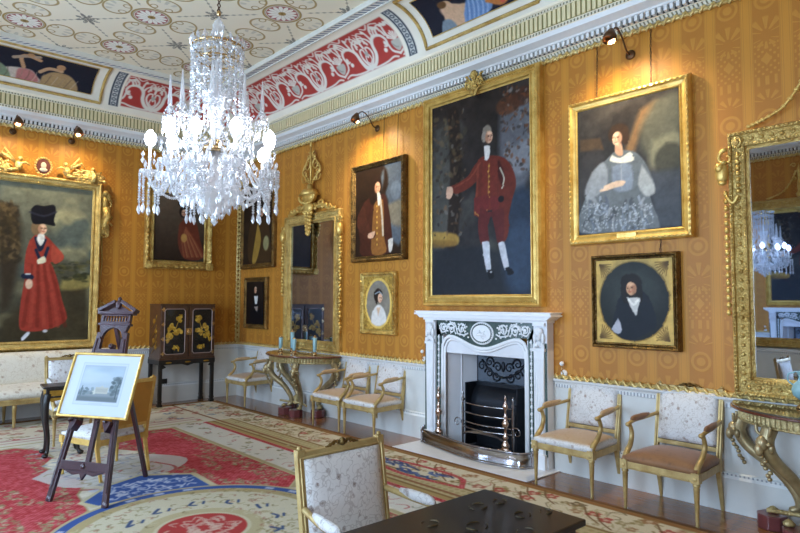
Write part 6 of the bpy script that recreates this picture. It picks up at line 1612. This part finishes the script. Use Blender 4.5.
    for k in range(NA):
        a = 2 * pi * (k + .32) / NA; c, s = cos(a), sin(a); R = .45 if k % 2 == 0 else .39; zc = 2.53 if k % 2 == 0 else 2.57
        g = G(); g.tube(cm([(.09 * c, .09 * s, 2.72), (.17 * c, .17 * s, 2.70), (.26 * c, .26 * s, 2.58), (.34 * c, .34 * s, 2.43), (R * .93 * c, R * .93 * s, 2.42), (R * c, R * s, zc - .04)]), .011, 7)
        arm = g.build('arm', CR, r)
        g = G(); g.lathe([(.008, -.05), (.03, -.03), (.062, -.005), (.07, .008), (.03, .0), (.014, .01), (.016, .04)], (R * c, R * s, zc), 14, False); g.build('drip_pan', CR, arm)
        g = G(); g.lathe([(.011, .02), (.011, .185)], (R * c, R * s, zc), 10); g.build('candle_tube', M['white'], arm)
        g = G(); g.lathe([(.006, .185), (.030, .200), (.042, .235), (.036, .268), (.012, .300), (0, .308)], (R * c, R * s, zc), 12); g.build('bulb', M['bulb'], arm)
        L = bpy.data.lights.new('bulb_light', 'POINT'); L.energy = BULB; L.color = (1.0, .95, .88); L.shadow_soft_size = .04
        o = bpy.data.objects.new('bulb_light', L); COL.objects.link(o); o.parent = arm; o.location = (R * c, R * s, zc + .24)
        for j in range(10):
            b = 2 * pi * j / 10; x, y = R * c + .066 * cos(b), R * s + .066 * sin(b)
            strand((x, y, zc), (x, y, zc - .07), 0, 4, .009); drops.octa((R * c + .05 * cos(b), R * s + .05 * sin(b), zc + .05 + .035 * (j % 3)), .014, .026, b)
            if j % 2 == 0 and k % 2 == 0: strand((x, y, zc - .08), (x, y, zc - .22), 0, 7, .008, .3); big.append((x, y, zc - .27, .016, .042))
            elif j % 2 == 0: big.append((x, y, zc - .11, .014, .036))
            else: drops.octa((x, y, zc - .10), .012, .030, b)
        a2 = 2 * pi * (k + 1.32) / NA; R2 = .45 if k % 2 else .39
        strand((R * c, R * s, zc - .03), (R2 * cos(a2), R2 * sin(a2), 2.50), .13, 18, .009)
        strand((R * c, R * s, zc - .02), (.20 * c, .20 * s, 2.40), .10, 18, .009)
        strand((R * .55 * c, R * .55 * s, 2.60), (.09 * c, .09 * s, 2.80), .05, 10, .009)
    # lower bowl: rings of drops
    for (R, z, n, rd, h) in ((.28, 2.62, 20, .014, .03), (.27, 2.70, 26, .014, .03), (.21, 2.80, 22, .014, .028), (.19, 3.46, 26, .012, .02), (.16, 3.36, 22, .012, .02), (.175, 3.52, 30, .010, .02), (.10, 3.50, 14, .012, .02), (.235, 2.50, 30, .012, .030), (.225, 2.44, 28, .012, .032), (.20, 2.38, 26, .012, .032), (.16, 2.32, 22, .012, .030), (.11, 2.27, 16, .013, .030), (.06, 2.235, 9, .013, .03), (.25, 2.56, 26, .011, .026), (.14, 2.62, 20, .011, .03), (.17, 2.54, 20, .012, .03)):
        for k in range(n): a = 2 * pi * (k + q.random() * .3) / n; drops.octa((R * cos(a), R * sin(a), z + q.uniform(-.012, .012)), rd, h, a)
    for k in range(10): a = 2 * pi * k / 10; big.append((.235 * cos(a), .235 * sin(a), 2.33, .016, .038)); strand((.235 * cos(a), .235 * sin(a), 2.48), (.235 * cos(a), .235 * sin(a), 2.38), 0, 4, .009)
    drops.octa((0, 0, 2.19), .03, .035)
    o = drops.build('crystal_drops', CR, r, kind='stuff')
    g = G(); g.lathe([(0, -1), (.45, -.75), (1, -.25), (.75, .35), (.2, .9), (0, 1)], seg=6, smooth=False); me = None
    print('pendants', len(big))
    for (x, y, z, a, b) in big[:96]:
        if me is None: o = g.build('pendant', CR, r); me = o.data
        else: o = bpy.data.objects.new('pendant', me); COL.objects.link(o); o.parent = r
        o.location = (x, y, z); o.scale = (a, a, b)
    for (x, y, z, a, b) in big[96:]: pass
BULB = 40
chandelier()

# ---------------------------------------------------------------- daylight
def area(name, loc, rot, sx, sy, e, col):
    L = bpy.data.lights.new(name, 'AREA'); L.shape = 'RECTANGLE'; L.size = sx; L.size_y = sy; L.energy = e; L.color = col
    o = bpy.data.objects.new(name, L); COL.objects.link(o); o.location = loc; o.rotation_euler = rot; return o
for i, y in enumerate(WY):
    area('window_daylight', (X0 - .18, y, (WZ0 + WZ1) / 2), (0, -pi / 2, 0), WZ1 - WZ0 - .05, WW - .05, DAY[i] if 'DAY' in globals() else 270, (.50, .71, 1.0))
w = bpy.data.worlds.new('outdoor_sky'); S.world = w; w.use_nodes = True; T = w.node_tree
bg = T.nodes['Background']; bg.inputs[0].default_value = (.55, .68, .9, 1); bg.inputs[1].default_value = 1.2

# ---------------------------------------------------------------- camera
cam = bpy.data.cameras.new('camera'); co = bpy.data.objects.new('camera', cam); COL.objects.link(co); S.camera = co
cam.sensor_width = 36; cam.lens = 606.56 / 800 * 36; cam.clip_start = .05
Mx = Matrix(((_R.x, _U.x, -_F.x, 0), (_R.y, _U.y, -_F.y, 0), (_R.z, _U.z, -_F.z, 1.6), (0, 0, 0, 1)))
co.matrix_world = Mx
S.view_settings.view_transform = 'Standard'; S.view_settings.look = 'None'; S.view_settings.gamma = 1; S.view_settings.use_curve_mapping = False
S.view_settings.exposure = -.14
S.cycles.use_denoising = True
try: S.cycles.denoiser = 'OPENIMAGEDENOISE'
except Exception: pass
S.cycles.max_bounces = 7; S.cycles.diffuse_bounces = 4; S.cycles.glossy_bounces = 4; S.cycles.transparent_max_bounces = 24; S.cycles.sample_clamp_indirect = 6
S.cycles.caustics_reflective = False; S.cycles.caustics_refractive = False
